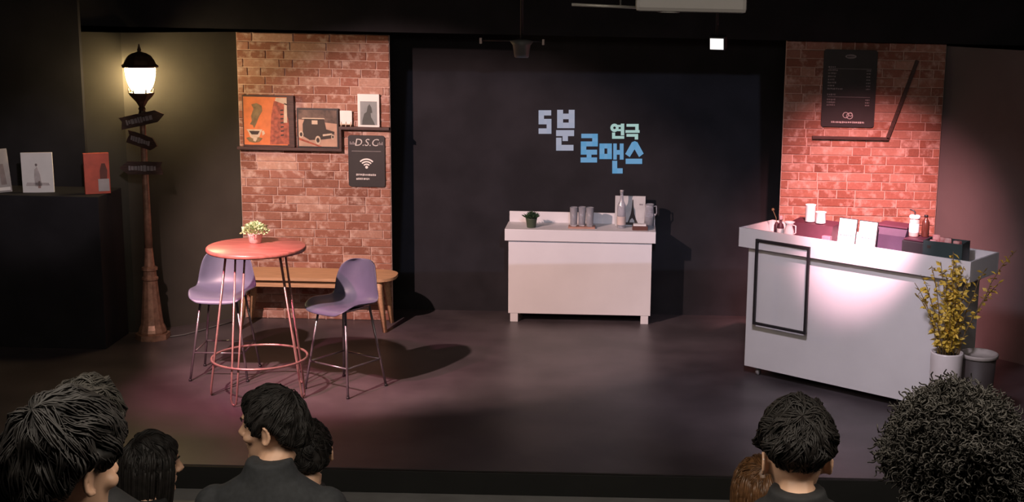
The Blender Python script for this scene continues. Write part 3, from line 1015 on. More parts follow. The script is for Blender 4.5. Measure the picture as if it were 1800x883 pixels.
# tower print
p = at_y(1107, 404, 11.66)
W_, H_ = 0.262, 0.262
h2 = W_ / 2
t = thing('tower_print', 'square pale print of a black iron tower standing on the white counter', 'print', (p.x, 11.67, SZ))
MB().box(-h2, h2, -0.018, 0, 0, H_, 0.002).build('panel', mat('pale_grey_print', (0.55, 0.54, 0.53), 0.65, var=0.1, scale=10), t)
F0 = 0.0182
poly_on(t, [S(.40, .06), S(.47, .06), S(.50, .20), S(.57, .27), S(.63, .20), S(.67, .06), S(.78, .06), S(.70, .22), S(.64, .40), S(.61, .62), S(.595, .88), S(.57, .88), S(.555, .62), S(.52, .40), S(.46, .22)], M_ink, F0, F0 + .002)
poly_on(t, [S(.25, .04), S(.9, .03), S(.9, .08), S(.6, .12), S(.3, .12)], M_ink, F0, F0 + .0015)
poly_on(t, [S(.8, .70), S(.92, .70), S(.92, .74), S(.8, .75)], M_dim, F0, F0 + .002, 'lettering')
# glass bottle
p = at_y(1092, 400, 11.55)
t = thing('glass_bottle', 'clear glass bottle with a long neck in front of the tower print', 'bottle', (p.x, 11.55, SZ))
MB().lathe([(0.03, 0), (0.036, 0.006), (0.037, 0.12), (0.038, 0.17), (0.034, 0.2), (0.018, 0.235), (0.0135, 0.27), (0.0135, 0.30), (0.0165, 0.303), (0.0165, 0.315),
            (0.0115, 0.315), (0.0115, 0.27), (0.015, 0.237), (0.03, 0.2), (0.034, 0.17), (0.033, 0.01), (0.002, 0.008)], 22).build('glass_body', M_glass, t)
MB().lathe([(0.0375, 0.03), (0.038, 0.032), (0.038, 0.10), (0.0375, 0.102)], 22, caps=False).build('paper_label', mat('pinkish_label', (0.62, 0.50, 0.46), 0.7), t)
MB().lathe([(0.0115, 0.29), (0.0115, 0.316), (0.017, 0.317), (0.017, 0.328), (0.006, 0.33)], 14).build('stopper', mat('pale_cork', (0.45, 0.42, 0.42), 0.5), t)
# red-brown box with white top
p = at_y(1125, 404, 11.49)
t = thing('small_box', 'small red-brown box with a white top at the counter end', 'box', (p.x, 11.48, SZ))
MB().box(-0.066, 0.066, -0.04, 0.04, 0, 0.036, 0.004).build('box_body', mat('red_brown_box', (0.10, 0.03, 0.018), 0.5), t)
MB().box(-0.058, 0.052, -0.035, 0.035, 0.0365, 0.05, 0.003).build('folded_paper', M_paper, t)
# glass jug
p = at_y(1139, 400, 11.56)
t = thing('glass_jug', 'clear glass jug with a handle beside the tower print', 'jug', (p.x + 0.01, 11.60, SZ))
MB().lathe([(0.036, 0), (0.042, 0.005), (0.044, 0.10), (0.036, 0.17), (0.04, 0.205), (0.037, 0.205), (0.033, 0.17), (0.041, 0.10), (0.038, 0.01), (0.002, 0.008)], 20).build('glass_body', M_glass, t)
MB().tube([(0.035, -0.005, 0.185), (0.058, -0.01, 0.19), (0.062, -0.01, 0.13), (0.04, -0.005, 0.09)], 0.005, 8).build('handle', M_glass, t)
MB().lathe([(0.034, 0.012), (0.039, 0.016), (0.040, 0.09), (0.002, 0.091)], 18).build('dark_drink', mat('dark_drink', (0.02, 0.015, 0.03), 0.2), t)

# ------------------------------------------------------------------ white service counter at the right
RA = math.radians(-38.08)
R0 = Vector((0.911, 9.944, 0))
cnt = thing('service_counter', 'large white wheeled counter standing at an angle before the right bricks', 'counter', R0, RA)
Rm = Matrix.Translation(R0) @ Matrix.Rotation(RA, 4, 'Z')
Rinv = Rm.inverted()
MB().box(0.0, 1.665, 0.0, 0.36, 0.07, 0.978, 0.003).build('body', M_white, cnt)
MB().box(-0.005, 1.672, -0.004, 0.362, 0.978, 0.99).build('shade_strip', M_blacks, cnt)  # black strip put in for the shade along the groove
TZ = 1.055
MB().box(-0.035, 1.76, -0.05, 0.385, 0.99, TZ).build('counter_bed', M_white, cnt)
MB().box(-0.05, 1.775, -0.062, -0.045, 0.988, 1.132, 0.002).build('front_board', M_white, cnt)
MB().box(-0.05, 1.775, 0.38, 0.395, 0.988, 1.132, 0.002).build('rear_board', M_white, cnt)
MB().box(-0.05, -0.035, -0.045, 0.38, 0.988, 1.132, 0.002).build('end_board', M_white, cnt)
MB().box(1.76, 1.775, -0.045, 0.38, 0.988, 1.132, 0.002).build('end_board', M_white, cnt)
MB().box(0.03, 1.63, 0.335, 0.352, 0.006, 0.07).build('rear_light_stop', M_blacks, cnt)  # added board, blocks light leaking under the counter from behind
for x in (0.09, 1.55):
    for y in (0.06, 0.30):
        cs_ = MB().box(x - 0.012, x + 0.012, y - 0.02, y + 0.02, 0.045, 0.07).build('caster', M_greycan, cnt)
        MB().tube([(x - 0.01, y, 0.025), (x + 0.01, y, 0.025)], 0.025, 14).build('wheel', mat('pale_wheel', (0.25, 0.23, 0.23), 0.5), cs_)
# hanging black frame on the counter front
def on_front(px, py, ly):
    d = Rinv.to_3x3() @ ray(px, py)
    o_ = Rinv @ CAM
    k_ = (ly - o_.y) / d.y
    return o_ + d * k_
fc = [on_front(px, py, -0.066) for px, py in ((1329.5, 420.5), (1425.5, 433.5), (1417, 588), (1324.5, 570))]
fx0, fx1 = (fc[0].x + fc[3].x) / 2, (fc[1].x + fc[2].x) / 2
fz1, fz0 = (fc[0].z + fc[1].z) / 2, (fc[2].z + fc[3].z) / 2
t = thing('empty_frame', 'thin black rectangular empty frame hung on the white counter front', 'frame', Rm @ Vector(((fx0 + fx1) / 2, -0.0635, fz0)), RA)
hw, hh = (fx1 - fx0) / 2, fz1 - fz0
for a in ((-hw, hw, 0, 0.02), (-hw, hw, hh - 0.02, hh), (-hw, -hw + 0.02, 0.02, hh - 0.02), (hw - 0.02, hw, 0.02, hh - 0.02)):
    MB().box(a[0], a[1], -0.018, 0, a[2], a[3], 0.002).build('frame_bar', M_blacks, t)


def on_counter(px, ly):
    v = on_front(px, 400, ly)
    return v.x


def cth(name, label, cat, px, ly, rot=0.0, dx=0.0, group=None):
    x = on_counter(px, ly) + dx
    return thing(name, label, cat, Rm @ Vector((x, ly, TZ + 0.0005)), RA + rot, group)


# dark sauce bottle
t = cth('sauce_bottle', 'small dark bottle with a pink cap at the near corner of the counter', 'bottle', 1372, 0.10)
MB().lathe([(0.024, 0), (0.026, 0.004), (0.026, 0.09), (0.02, 0.11), (0.011, 0.12), (0.011, 0.145)], 16).build('bottle_body', M_maroon, t)
MB().lathe([(0.014, 0.145), (0.015, 0.15), (0.015, 0.17), (0.011, 0.176)], 14).build('cap', mat('pink_cap', (0.62, 0.40, 0.42), 0.5), t)
MB().lathe([(0.0264, 0.03), (0.0266, 0.031), (0.0266, 0.08), (0.0264, 0.081)], 16, caps=False).build('paper_label', M_paper, t)
t = cth('twig_jar', 'slim dark jar with a dry twig beside the white jug', 'jar', 1365, 0.22)
MB().lathe([(0.018, 0), (0.02, 0.003), (0.02, 0.075), (0.014, 0.085), (0.013, 0.095)], 14).build('jar_body', M_maroon, t)
MB().tube([(0, 0, 0.09), (-0.008, 0, 0.13), (-0.03, 0.0, 0.17), (-0.04, 0, 0.19)], 0.003, 5).ball((-0.038, 0, 0.188), 0.012, seg=8, rng=5).build('twig', M_olv, t)
# white jug
t = cth('white_jug', 'white ceramic jug with a flared lip on the service counter', 'jug', 1387, 0.04)
MB().lathe([(0.028, 0), (0.034, 0.004), (0.04, 0.04), (0.036, 0.085), (0.026, 0.115), (0.028, 0.135), (0.042, 0.15), (0.039, 0.15), (0.024, 0.132), (0.022, 0.115), (0.03, 0.085), (0.002, 0.02)], 20).build('jug_body', M_ceramic, t)
MB().tube([(0.03, 0.0, 0.13), (0.056, 0, 0.125), (0.058, 0, 0.075), (0.036, 0, 0.06)], 0.005, 7).build('handle', M_ceramic, t)
# wedge shaped maroon coffee machine stand with cups on top
t = cth('card_terminal', 'low dark maroon sloped box with two white cups on top', 'box', 1433, 0.205, rot=math.radians(4))
prof = [(-0.10, 0.0), (-0.10, 0.035), (-0.06, 0.135), (0.09, 0.15), (0.10, 0.14), (0.10, 0.0)]
vs_ = [(-0.17, y, z) for y, z in prof] + [(0.17, y, z) for y, z in prof]
n = len(prof)
MB().add(vs_, [tuple(range(n)), tuple(range(n, 2 * n))[::-1]] + [(k, (k + 1) % n, n + (k + 1) % n, n + k) for k in range(n)]).build('sloped_body', M_maroon, t)
MB().box(0.12, 0.185, -0.135, -0.098, 0.03, 0.075, 0.006).build('side_tab', mat('pink_plastic', (0.45, 0.16, 0.2), 0.5), t)
MB().box(0.11, 0.19, -0.14, -0.09, 0.0, 0.022, 0.004).build('tray_edge', M_blacks, t)
tw = t
for px, ly, rr_, hh_, w_ in ((1423.5, 0.20, 0.040, 0.125, 'tall white paper cup, taller of two'), (1442, 0.195, 0.040, 0.082, 'short white paper cup, shorter of two')):
    x = on_counter(px, ly)
    q = Rm @ Vector((x, ly, TZ + 0.0005 + 0.1435))
    o = MB().lathe([(rr_ * .92, 0), (rr_ * .95, 0.003), (rr_ * .9, hh_ * .9), (rr_, hh_ - 0.004), (rr_, hh_), (rr_ * .86, hh_), (rr_ * .84, 0.02), (0.002, 0.015)], 22).build('paper_cup', M_paper)
    o.location = q
    o['label'] = w_ + ' on the maroon box'
    o['category'] = 'cup'
    o['group'] = 'cups on the maroon box'
# two white cards
for px, w_ in ((1487, 'nearer the white cups'), (1523, 'nearer the dark violet box')):
    t = cth('menu_card', 'upright white printed card on the counter, %s' % w_, 'card', px, 0.06, rot=math.radians(4), group='standing cards on the counter')
    R_ = Matrix.Rotation(-0.16, 4, 'X')
    MB().box(-0.066, 0.066, 0, 0.004, 0.0, 0.222, 0.001, M=R_).build('card', M_paper, t)
    MB().box(-0.071, 0.071, 0.005, 0.012, 0.0, 0.228, 0.001, M=R_).build('holder', M_blacks, t)
    MB().box(-0.066, 0.066, -0.004, 0.05, 0, 0.006, 0.001).build('stand_foot', M_paper, t)
    mb = MB()
    rr = random.Random(px)
    x = -0.05
    while x < 0.045:
        ww = rr.uniform(.006, .012)
        mb.box(x, x + ww, -0.002, 0.0, 0.105 - rr.uniform(.003, .006), 0.105 + rr.uniform(.004, .009), M=R_)
        x += ww + .004
    mb.build('lettering', mat('grey_ink', (0.2, 0.17, 0.17), 0.8), t)
# violet-black till
t = cth('till_box', 'dark violet boxy till with a sloping screen hood on the counter', 'till', 1575, 0.25, rot=math.radians(3))
prof = [(-0.10, 0.0), (-0.10, 0.135), (-0.065, 0.185), (0.10, 0.19), (0.10, 0.0)]
n = len(prof)
vs_ = [(-0.125, y, z) for y, z in prof] + [(0.115, y, z) for y, z in prof]
MB().add(vs_, [tuple(range(n)), tuple(range(n, 2 * n))[::-1]] + [(k, (k + 1) % n, n + (k + 1) % n, n + k) for k in range(n)]).build('till_body', M_violet, t)
MB().box(-0.127, 0.117, -0.075, 0.10, 0.186, 0.20, 0.004).build('hood', M_maroon, t)
t = cth('side_box', 'low black box between the violet till and the green crate', 'box', 1617, 0.18)
MB().box(-0.075, 0.085, -0.11, 0.11, 0, 0.13, 0.006).build('box_body', M_blacks, t)
MB().box(-0.068, 0.078, -0.1, 0.1, 0.131, 0.145, 0.006).build('lid', M_maroon, t)
# syrup bottle on the side box
q = Rm @ Vector((on_counter(1607, 0.18), 0.18, TZ + 0.1465))
t = thing('syrup_bottle', 'white labelled pump bottle standing on the low black box', 'bottle', q, RA)
MB().lathe([(0.032, 0), (0.035, 0.004), (0.035, 0.115), (0.026, 0.13), (0.02, 0.135)], 18).build('bottle_body', mat('pinkish_plastic', (0.62, 0.38, 0.33), 0.4), t)
MB().lathe([(0.036, 0.125), (0.038, 0.128), (0.038, 0.145), (0.03, 0.15)], 18).build('shoulder_cap', M_ceramic, t)
MB().tube([(0, 0, 0.15), (0, 0, 0.17), (-0.01, -0.005, 0.18), (-0.035, -0.01, 0.185)], 0.0055, 6).build('pump', M_blacks, t)
MB().lathe([(0.0355, 0.03), (0.0357, 0.031), (0.0357, 0.09), (0.0355, 0.091)], 18, caps=False).build('paper_label', M_paper, t)
q = Rm @ Vector((on_counter(1627, 0.22), 0.22, TZ + 0.1465))
t = thing('amber_bottle', 'slim brown bottle behind the white pump bottle', 'bottle', q, RA)
MB().lathe([(0.024, 0), (0.026, 0.003), (0.026, 0.10), (0.018, 0.118), (0.012, 0.124), (0.012, 0.14)], 16).build('bottle_body', mat('brown_glass', (0.10, 0.03, 0.02), 0.25), t)
MB().lathe([(0.014, 0.14), (0.014, 0.152)], 12).build('cap', M_blacks, t)
# green crate with pink-red contents
t = cth('crate', 'dark green crate filled with small pinkish packets at the counter end', 'crate', 1666, 0.10, rot=math.radians(8))
M_crate = mat('dark_green_crate_paint', (0.022, 0.042, 0.042), 0.55)
cw, cdp, ch = 0.135, 0.09, 0.165
MB().box(-cw, cw, -cdp, cdp, 0, 0.01).build('crate_floor', M_crate, t)
MB().box(-cw, cw, -cdp, -cdp + 0.01, 0.01, ch, 0.002).build('front_panel', M_crate, t)
MB().box(-cw, cw, cdp - 0.01, cdp, 0.01, ch, 0.002).build('rear_panel', M_crate, t)
for s_ in (-1, 1):
    xx = s_ * (cw - 0.005)
    MB().box(xx - 0.005, xx + 0.005, -cdp + 0.01, cdp - 0.01, 0.01, ch, 0.002).build('side_panel', M_crate, t)
MB().box(-cw + 0.03, -cw + 0.055, -cdp - 0.002, -cdp + 0.001, 0.115, 0.135).build('hand_slot', M_ink, t)
dashes(t, -0.02, 0.03, 0.06, .004, cdp + 0.0, M_dim, 200)
M_packet = mat('pink_red_packet', (0.55, 0.16, 0.16), 0.5, scale=30, col2=(0.75, 0.42, 0.40))
cxy = t.location
for k, (x, y, ro, w_) in enumerate(((-0.08, -0.04, .3, 'front end by the hand slot'), (-0.03, 0.03, -.5, 'rear middle'), (0.02, -0.035, .1, 'front middle'), (0.07, 0.02, .8, 'rear far end'), (0.085, -0.045, -.3, 'front far end'), (-0.085, 0.035, .5, 'rear near end'))):
    q = Matrix.Translation(cxy) @ Matrix.Rotation(t.rotation_euler.z, 4, 'Z') @ Vector((x, y, 0.011))
    o = MB().box(-0.024, 0.024, -0.015, 0.015, 0, 0.155 + 0.012 * ((k * 7) % 3), 0.006).build('snack_packet', M_packet)
    o.location = q
    o.rotation_euler = (0, 0, t.rotation_euler.z + ro)
    o['label'] = 'pinkish snack packet upright in the green crate, %s' % w_
    o['category'] = 'packet'
    o['group'] = 'packets in the green crate'

# ------------------------------------------------------------------ planters at the right
pc = Vector((2.145, 8.765, 0))
t = thing('yellow_plant', 'tall white planter with branches of yellow leaves before the counter', 'plant', pc)
MB().lathe([(0.088, 0), (0.093, 0.006), (0.107, 0.52), (0.107, 0.53), (0.096, 0.53), (0.094, 0.49), (0.002, 0.485)], 32).build('planter', M_ceramic, t)
MB().lathe([(0.002, 0.49), (0.093, 0.49), (0.092, 0.505), (0.002, 0.51)], 20).build('soil', M_soil, t)
tips = [((-0.20, -0.02, 1.04), 1), ((-0.14, 0.03, 1.10), 1), ((-0.23, 0.0, 0.92), 1), ((-0.08, -0.02, 1.14), 1), ((0.0, 0.02, 1.20), 1), ((0.04, -0.03, 1.06), 1), ((0.1, -0.02, 0.98), 1), ((0.20, -0.05, 1.10), .8),
        ((0.38, -0.08, 1.24), .7), ((0.30, -0.02, 1.0), .6), ((-0.06, -0.09, 0.96), 1), ((0.06, -0.08, 0.86), 1), ((-0.02, -0.1, 0.80), 1), ((-0.15, -0.08, 0.82), .5), ((0.02, 0.05, 1.1), 1), ((0.08, 0.0, 0.74), 1), ((-0.26, -0.04, 1.0), .5),
        ((0.0, -0.05, 1.0), 1.2), ((0.05, -0.05, 1.12), 1.1), ((-0.05, -0.04, 1.05), 1.1), ((0.03, -0.1, 0.7), 1.0), ((0.09, -0.06, 1.05), 1.0)]
for tp, den in tips:
    tp = Vector(tp)
    base = Vector((tp.x * 0.18, tp.y * 0.25, 0.49))
    mid = base.lerp(tp, 0.5) + Vector((-tp.x * 0.16, 0, 0.06))
    pts = []
    for k in range(7):
        u = k / 6
        p = base * (1 - u) ** 2 + mid * 2 * u * (1 - u) + tp * u * u
        pts.append(p + Vector((random.uniform(-.01, .01), random.uniform(-.01, .01), 0)) * (u > 0))
    br = MB().tube(pts, [0.0045 - 0.0004 * k for k in range(7)], 5).build('branch', M_stem, t)
    mb = MB()
    nl = int(46 * den)
    for k in range(nl):
        u = random.uniform(0.12, 1.0)
        i = min(5, int(u * 6))
        p = pts[i].lerp(pts[i + 1], u * 6 - i)
        d = Vector((random.uniform(-1, 1), random.uniform(-1, 1), random.uniform(-.5, .9)))
        leaf_mesh(mb, p, d, random.uniform(0.025, 0.055), random.uniform(0.016, 0.032))
    lv = mb.build('leaves', M_yellow, br)
    lv['kind'] = 'stuff'
q = at_z(1716, 622, 0.5)
t = thing('dark_planter', 'dark planter with a pale rim behind the yellow plant', 'planter', (q.x + 0.02, q.y + 0.01, 0))
MB().lathe([(0.09, 0), (0.095, 0.006), (0.118, 0.475), (0.11, 0.476), (0.002, 0.44)], 28).build('planter_body', mat('dark_brown_planter', (0.05, 0.04, 0.038), 0.6), t)
MB().lathe([(0.118, 0.476), (0.128, 0.478), (0.13, 0.50), (0.127, 0.504), (0.117, 0.504), (0.112, 0.478)], 28).build('rim', mat('pale_rim', (0.42, 0.38, 0.36), 0.5), t)

# ------------------------------------------------------------------ overhead equipment
q = at_y(1215, 22, 5.0)
pw = 190 / F * 5.07
t = thing('projector', 'white projector hanging from the ceiling at the top of the picture', 'projector', (q.x, 5.0, q.z))
MB().box(-pw / 2, pw / 2, 0, 0.30, 0.0, 0.12, 0.015).build('housing', M_proj, t)
MB().lathe([(0.035, -0.004), (0.045, 0.0)], 16, M=Matrix.Translation((-0.08, 0.05, 0))).build('foot_knob', M_proj, t)
MB().tube([(-0.08, 0.298, 0.06), (-0.08, 0.335, 0.06)], 0.04, 18).build('lens_barrel', M_blacks, t)
MB().tube([(0, 0.15, 0.12), (0, 0.15, CEIL - q.z)], 0.02, 10).build('ceiling_mount', M_greycan, t)
# rail with bright end
qa, qb = at_y(1118, 13, 5.4), at_y(1005, 8, 5.4)
t = thing('ceiling_rail', 'thin pale metal rail beside the projector at the ceiling', 'rail', qa)
MB().tube([(0, 0, 0), qb - qa], 0.006, 8).build('rail_tube', mat('bright_metal', (0.35, 0.33, 0.3), 0.3, metal=0.3), t)
MB().tube([(-0.06, 0, 0), (-0.06, 0, CEIL - qa.z)], 0.004, 6).build('hanger', M_greycan, t)
# small square spotlight
q = at_y(1260, 78, 8.6)
t = thing('square_spotlight', 'small spotlight with a bright white square face above the back wall', 'spotlight', q)
Rq = Matrix.Rotation(math.radians(-14), 4, 'Z') @ Matrix.Rotation(math.radians(10), 4, 'X')
MB().box(-0.05, 0.05, 0.0, 0.09, -0.038, 0.045, 0.006, M=Rq).build('housing', M_blacks, t)
MB().box(-0.042, 0.042, -0.004, 0.001, -0.032, 0.036, 0.001, M=Rq).build('lit_face', mat('spot_face_glow', (0.8, 0.8, 0.8), 0.4, emit=(1, 0.97, 0.95), estr=1.1), t)
MB().tube([(0, 0.05, 0.04), (0, 0.05, CEIL - q.z)], 0.007, 8).build('hanger', M_blacks, t)
# lighting bar with a par can
q = at_y(917, 72, 9.6)
t = thing('stage_light', 'grey stage light with a cone housing on a thin clamp bar', 'spotlight', q)
xl, xr = at_y(845, 72, 9.6).x - q.x, at_y(955, 72, 9.6).x - q.x
MB().tube([(xl, 0, 0.0), (xr, 0, 0.0)], 0.006, 8).build('bar', M_blacks, t)
for x in (xl, xr):
    MB().box(x - 0.008, x + 0.008, -0.012, 0.012, -0.025, 0.015, 0.003).build('clamp', mat('pale_clamp', (0.55, 0.45, 0.42), 0.5), t)
MB().lathe([(0.045, -0.115), (0.05, -0.11), (0.062, -0.03), (0.085, 0.0), (0.03, 0.012)], 20).build('cone_housing', M_greycan, t)
MB().tube([(0, 0, 0.01), (0, 0, CEIL - q.z)], 0.01, 8).build('hanger', M_blacks, t)


# ------------------------------------------------------------------ audience
def remesh(mb, vox, smooth=3, name='m'):
    me = mb.mesh(name)
    tmp = bpy.data.objects.new('tmp', me)
    C.objects.link(tmp)
    md = tmp.modifiers.new('r', 'REMESH')
    md.mode = 'VOXEL'
    md.voxel_size = vox
    md.use_smooth_shade = True
    sm = tmp.modifiers.new('s', 'SMOOTH')
    sm.factor = 0.5
    sm.iterations = smooth
    dg = bpy.context.evaluated_depsgraph_get()
    out = bpy.data.meshes.new_from_object(tmp.evaluated_get(dg))
    bpy.data.objects.remove(tmp)
    bpy.data.meshes.remove(me)
    out.polygons.foreach_set('use_smooth', [True] * len(out.polygons))
    return out


HEAD = [(-.118, .078, .045, .018), (-.106, .087, .02, .034), (-.085, .090, -.02, .050), (-.06, .089, -.05, .059), (-.03, .090, -.075, .066), (0, .092, -.09, .071), (.03, .094, -.098, .075),
        (.06, .094, -.098, .076), (.085, .086, -.09, .07), (.105, .066, -.072, .055), (.117, .035, -.04, .03)]


def head_shapes(mb, M):
    mb.loft([(0, (f + k) / 2, z, hw_, (f - k) / 2) for z, f, k, hw_ in HEAD], 24, M)
    mb.tube([(0, .090, .032), (0, .100, .008), (0, .113, -.018), (0, .106, -.028)], [.008, .009, .014, .011], 8, M=M)
    mb.ball((.011, .1, -.026), .009, M)
    mb.ball((-.011, .1, -.026), .009, M)
    mb.ball((0, .082, .045), (.052, .016, .012), M)
    mb.ball((0, .088, -.053), (.022, .011, .006), M)
    mb.ball((0, .087, -.066), (.02, .011, .007), M)
    mb.ball((0, .080, -.100), (.022, .016, .016), M)
    for s in (-1, 1):
        mb.ball((s * .045, .062, -.022), (.024, .026, .02), M)
        R3 = Matrix.Rotation(s * 0.45, 3, 'Z') @ Matrix.Rotation(-0.15, 3, 'X')
        pts = []
        for k in range(9):
            a = -2.2 + 4.1 * k / 8
            pts.append(Vector((s * .083 + s * .006 * math.cos(a * .5), -.006 - .017 * math.cos(a) * 1.0, -.002 + .028 * math.sin(a))) + Vector((s * .003, -.003, 0)))
        mb.tube(pts, [.006, .007, .007, .0065, .0065, .0065, .006, .006, .007], 6, M=M)
        mb.ball((s * .079, -.004, 0), (.006, .016, .026), M, rot=R3)
        mb.ball((s * .078, .004, -.028), (.006, .008, .009), M)


def lerp_tab(tab, x):
    for (a, va), (b_, vb) in zip(tab, tab[1:]):
        if x <= b_:
            u = (x - a) / (b_ - a)
            u = max(0, min(1, u))
            return va + (vb - va) * u
    return tab[-1][1]


def head_r(d):
    return 1 / math.sqrt((d.x / .080) ** 2 + ((d.y) / .100) ** 2 + (d.z / .124) ** 2)


HL_SHORT = [(0, .42), (.5, .40), (.85, .28), (1.15, .05), (1.35, -.02), (1.6, .12), (1.9, -.05), (2.15, -.45), (2.6, -.62), (PI, -.66)]
HL_FRINGE = [(0, .46), (.5, .42), (.85, .30), (1.05, .05), (1.2, -.22), (1.38, -.22), (1.5, .10), (1.65, .12), (1.9, -.1), (2.15, -.5), (2.6, -.72), (PI, -.76)]
HL_UNDER = [(0, .42), (.5, .40), (.85, .30), (1.15, .10), (1.3, .05), (1.45, .22), (1.75, .22), (1.95, .12), (2.2, -.02), (2.6, -.10), (PI, -.12)]
HL_LONG = [(0, .40), (.4, .34), (.75, .0), (.95, -.75), (1.3, -1.2), (PI, -1.3)]


def hair(parent, M, tab, th, mat_, seed, n=420, lock=(.007, .30, .62), curl=False, fall=0.0, crown=(0, -.5, .87), lift=.006, flow=.25, fade=False, kids=8, sr=.0019):
    rnd = random.Random(seed)
    c = Vector(crown).normalized()
    e1 = c.orthogonal().normalized()
    e2 = c.cross(e1)

    def margin(d):
        a = abs(math.atan2(d.x, d.y))
        return math.asin(max(-1, min(1, d.z))) - lerp_tab(tab, a)

    def thick(d):
        m_ = margin(d)
        k_ = max(0, min(1, (m_ + .02) / .38))
        t_ = th(d) if callable(th) else th
        if fade:
            el = math.asin(max(-1, min(1, d.z)))
            q_ = max(0, min(1, (el - .02) / .24))
            q_ = q_ * q_ * (3 - 2 * q_)
            t_ = .004 + (t_ - .004) * q_
        nn = noise.noise(d * 4 + Vector((seed * 3.1, 0, 0))) * .010 * (t_ / .03)
        return -.012 + (t_ + .012 + nn) * (k_ * k_ * (3 - 2 * k_)) if m_ > -.02 else -.012 - .045 * min(1, (-.02 - m_) / .18)

    OFF = Vector((0, -.004, 0))

    def surf(d, extra=0.0):
        return d * (head_r(d) + thick(d) + extra) + OFF
    mb_ = MB()
    NT, NP = 40, 56
    vs_, fs = [], []
    for i in range(NT + 1):
        t_ = PI * i / NT
        for k in range(NP):
            f_ = 2 * PI * k / NP
            d = Vector((math.sin(t_) * math.sin(f_), math.sin(t_) * math.cos(f_), math.cos(t_)))
            vs_.append(surf(d, -.006))
    for i in range(NT):
        for k in range(NP):
            fs.append((i * NP + k, (i + 1) * NP + k, (i + 1) * NP + (k + 1) % NP, i * NP + (k + 1) % NP))
    mb_.add(vs_, fs, True, M)
    if fall:
        for k in range(n):
            a = rnd.uniform(.8, 2 * PI - .8)
            aa = a if a < PI else 2 * PI - a
            if aa < .85:
                continue
            el0 = rnd.uniform(-.1, .9)
            pts = []
            el = el0
            while el > 0:
                d = Vector((math.sin(a) * math.cos(el), math.cos(a) * math.cos(el), math.sin(el)))
                pts.append(surf(d, rnd.uniform(-.004, .003)))
                el -= .3
            d = Vector((math.sin(a), math.cos(a), 0))
            p0_ = surf(d, rnd.uniform(-.01, .003))
            fl = fall * rnd.uniform(.85, 1.05)
            for j in range(6):
                u = j / 5
                sh = 1 - .10 * u * u
                pts.append(Vector((p0_.x * sh, p0_.y * sh, -fl * u)))
            rr_ = [.0065] * len(pts)
            rr_[-1] = .001
            rr_[-2] = .005
            rr_[0] = .002
            mb_.tube(pts, rr_, 5, M=M)
    made, tries = 0, 0
    while made < n and tries < n * 6:
        tries += 1
        f_ = rnd.uniform(0, 2 * PI)
        t0 = math.acos(rnd.uniform(math.cos(2.3), 1)) if curl else 2.3 * rnd.random() ** .8
        if curl:
            d = (c * math.cos(t0) + (e1 * math.cos(f_) + e2 * math.sin(f_)) * math.sin(t0)).normalized()
            if margin(d) < .04:
                continue
            p0_ = surf(d, rnd.uniform(-.014, .008))
            ax = (d * .5 + Vector((rnd.uniform(-1, 1), rnd.uniform(-1, 1), rnd.uniform(-1, 1))) * .9).normalized()
            u_ = ax.orthogonal().normalized()
            w_ = ax.cross(u_)
            rc = rnd.uniform(.003, .009)
            tn = rnd.uniform(1.0, 1.9)
            ln_ = rnd.uniform(.016, .04)
            pts, rad = [], []
            for j in range(12):
                q_ = j / 11
                an = q_ * tn * 2 * PI
                pts.append(p0_ + ax * ln_ * q_ + (u_ * math.cos(an) + w_ * math.sin(an)) * rc * (1 - .4 * q_))
                rad.append(.0019 * (1 - .4 * q_) + .0004)
            mb_.tube(pts, rad, 3, M=M, caps=False)
            made += 1
            continue
        ln_ = rnd.uniform(lock[1], lock[2])
        dr = rnd.gauss(0, flow)
        lf = lift * rnd.uniform(.2, 1.4)
        N = 7
        for ch in range(kids):
            j0 = rnd.gauss(0, lock[0] * 7)
            jt = rnd.gauss(0, .05)
            sh = rnd.uniform(.7, 1.1)
            h0 = rnd.uniform(-.003, .003)
            pts = []
            for j in range(N):
                u = j / (N - 1)
                t_ = t0 + jt + ln_ * sh * u
                ff = f_ + (dr * u * u + j0 * (1 - .75 * u)) / max(.25, math.sin(max(.05, min(PI - .05, t_))))
                d = (c * math.cos(t_) + (e1 * math.cos(ff) + e2 * math.sin(ff)) * math.sin(t_)).normalized()
                if margin(d) < -.03:
                    if j < 2:
                        pts = []
                    break
                pts.append(surf(d, -.003 + h0 + lf * math.sin(PI * min(1, u * 1.1)) + lf * .6 * u))
            if len(pts) < 4:
                continue
            m_ = len(pts)
            rad = [sr * (.5 + .6 * math.sin(PI * (j + .6) / (m_ + .2))) for j in range(m_)]
            rad[-1] = .0005
            mb_.tube(pts, rad, 3, M=M, caps=False)
        made += 1
    me = mb_.mesh('hair')
    return link('hair', me, mat_, parent)


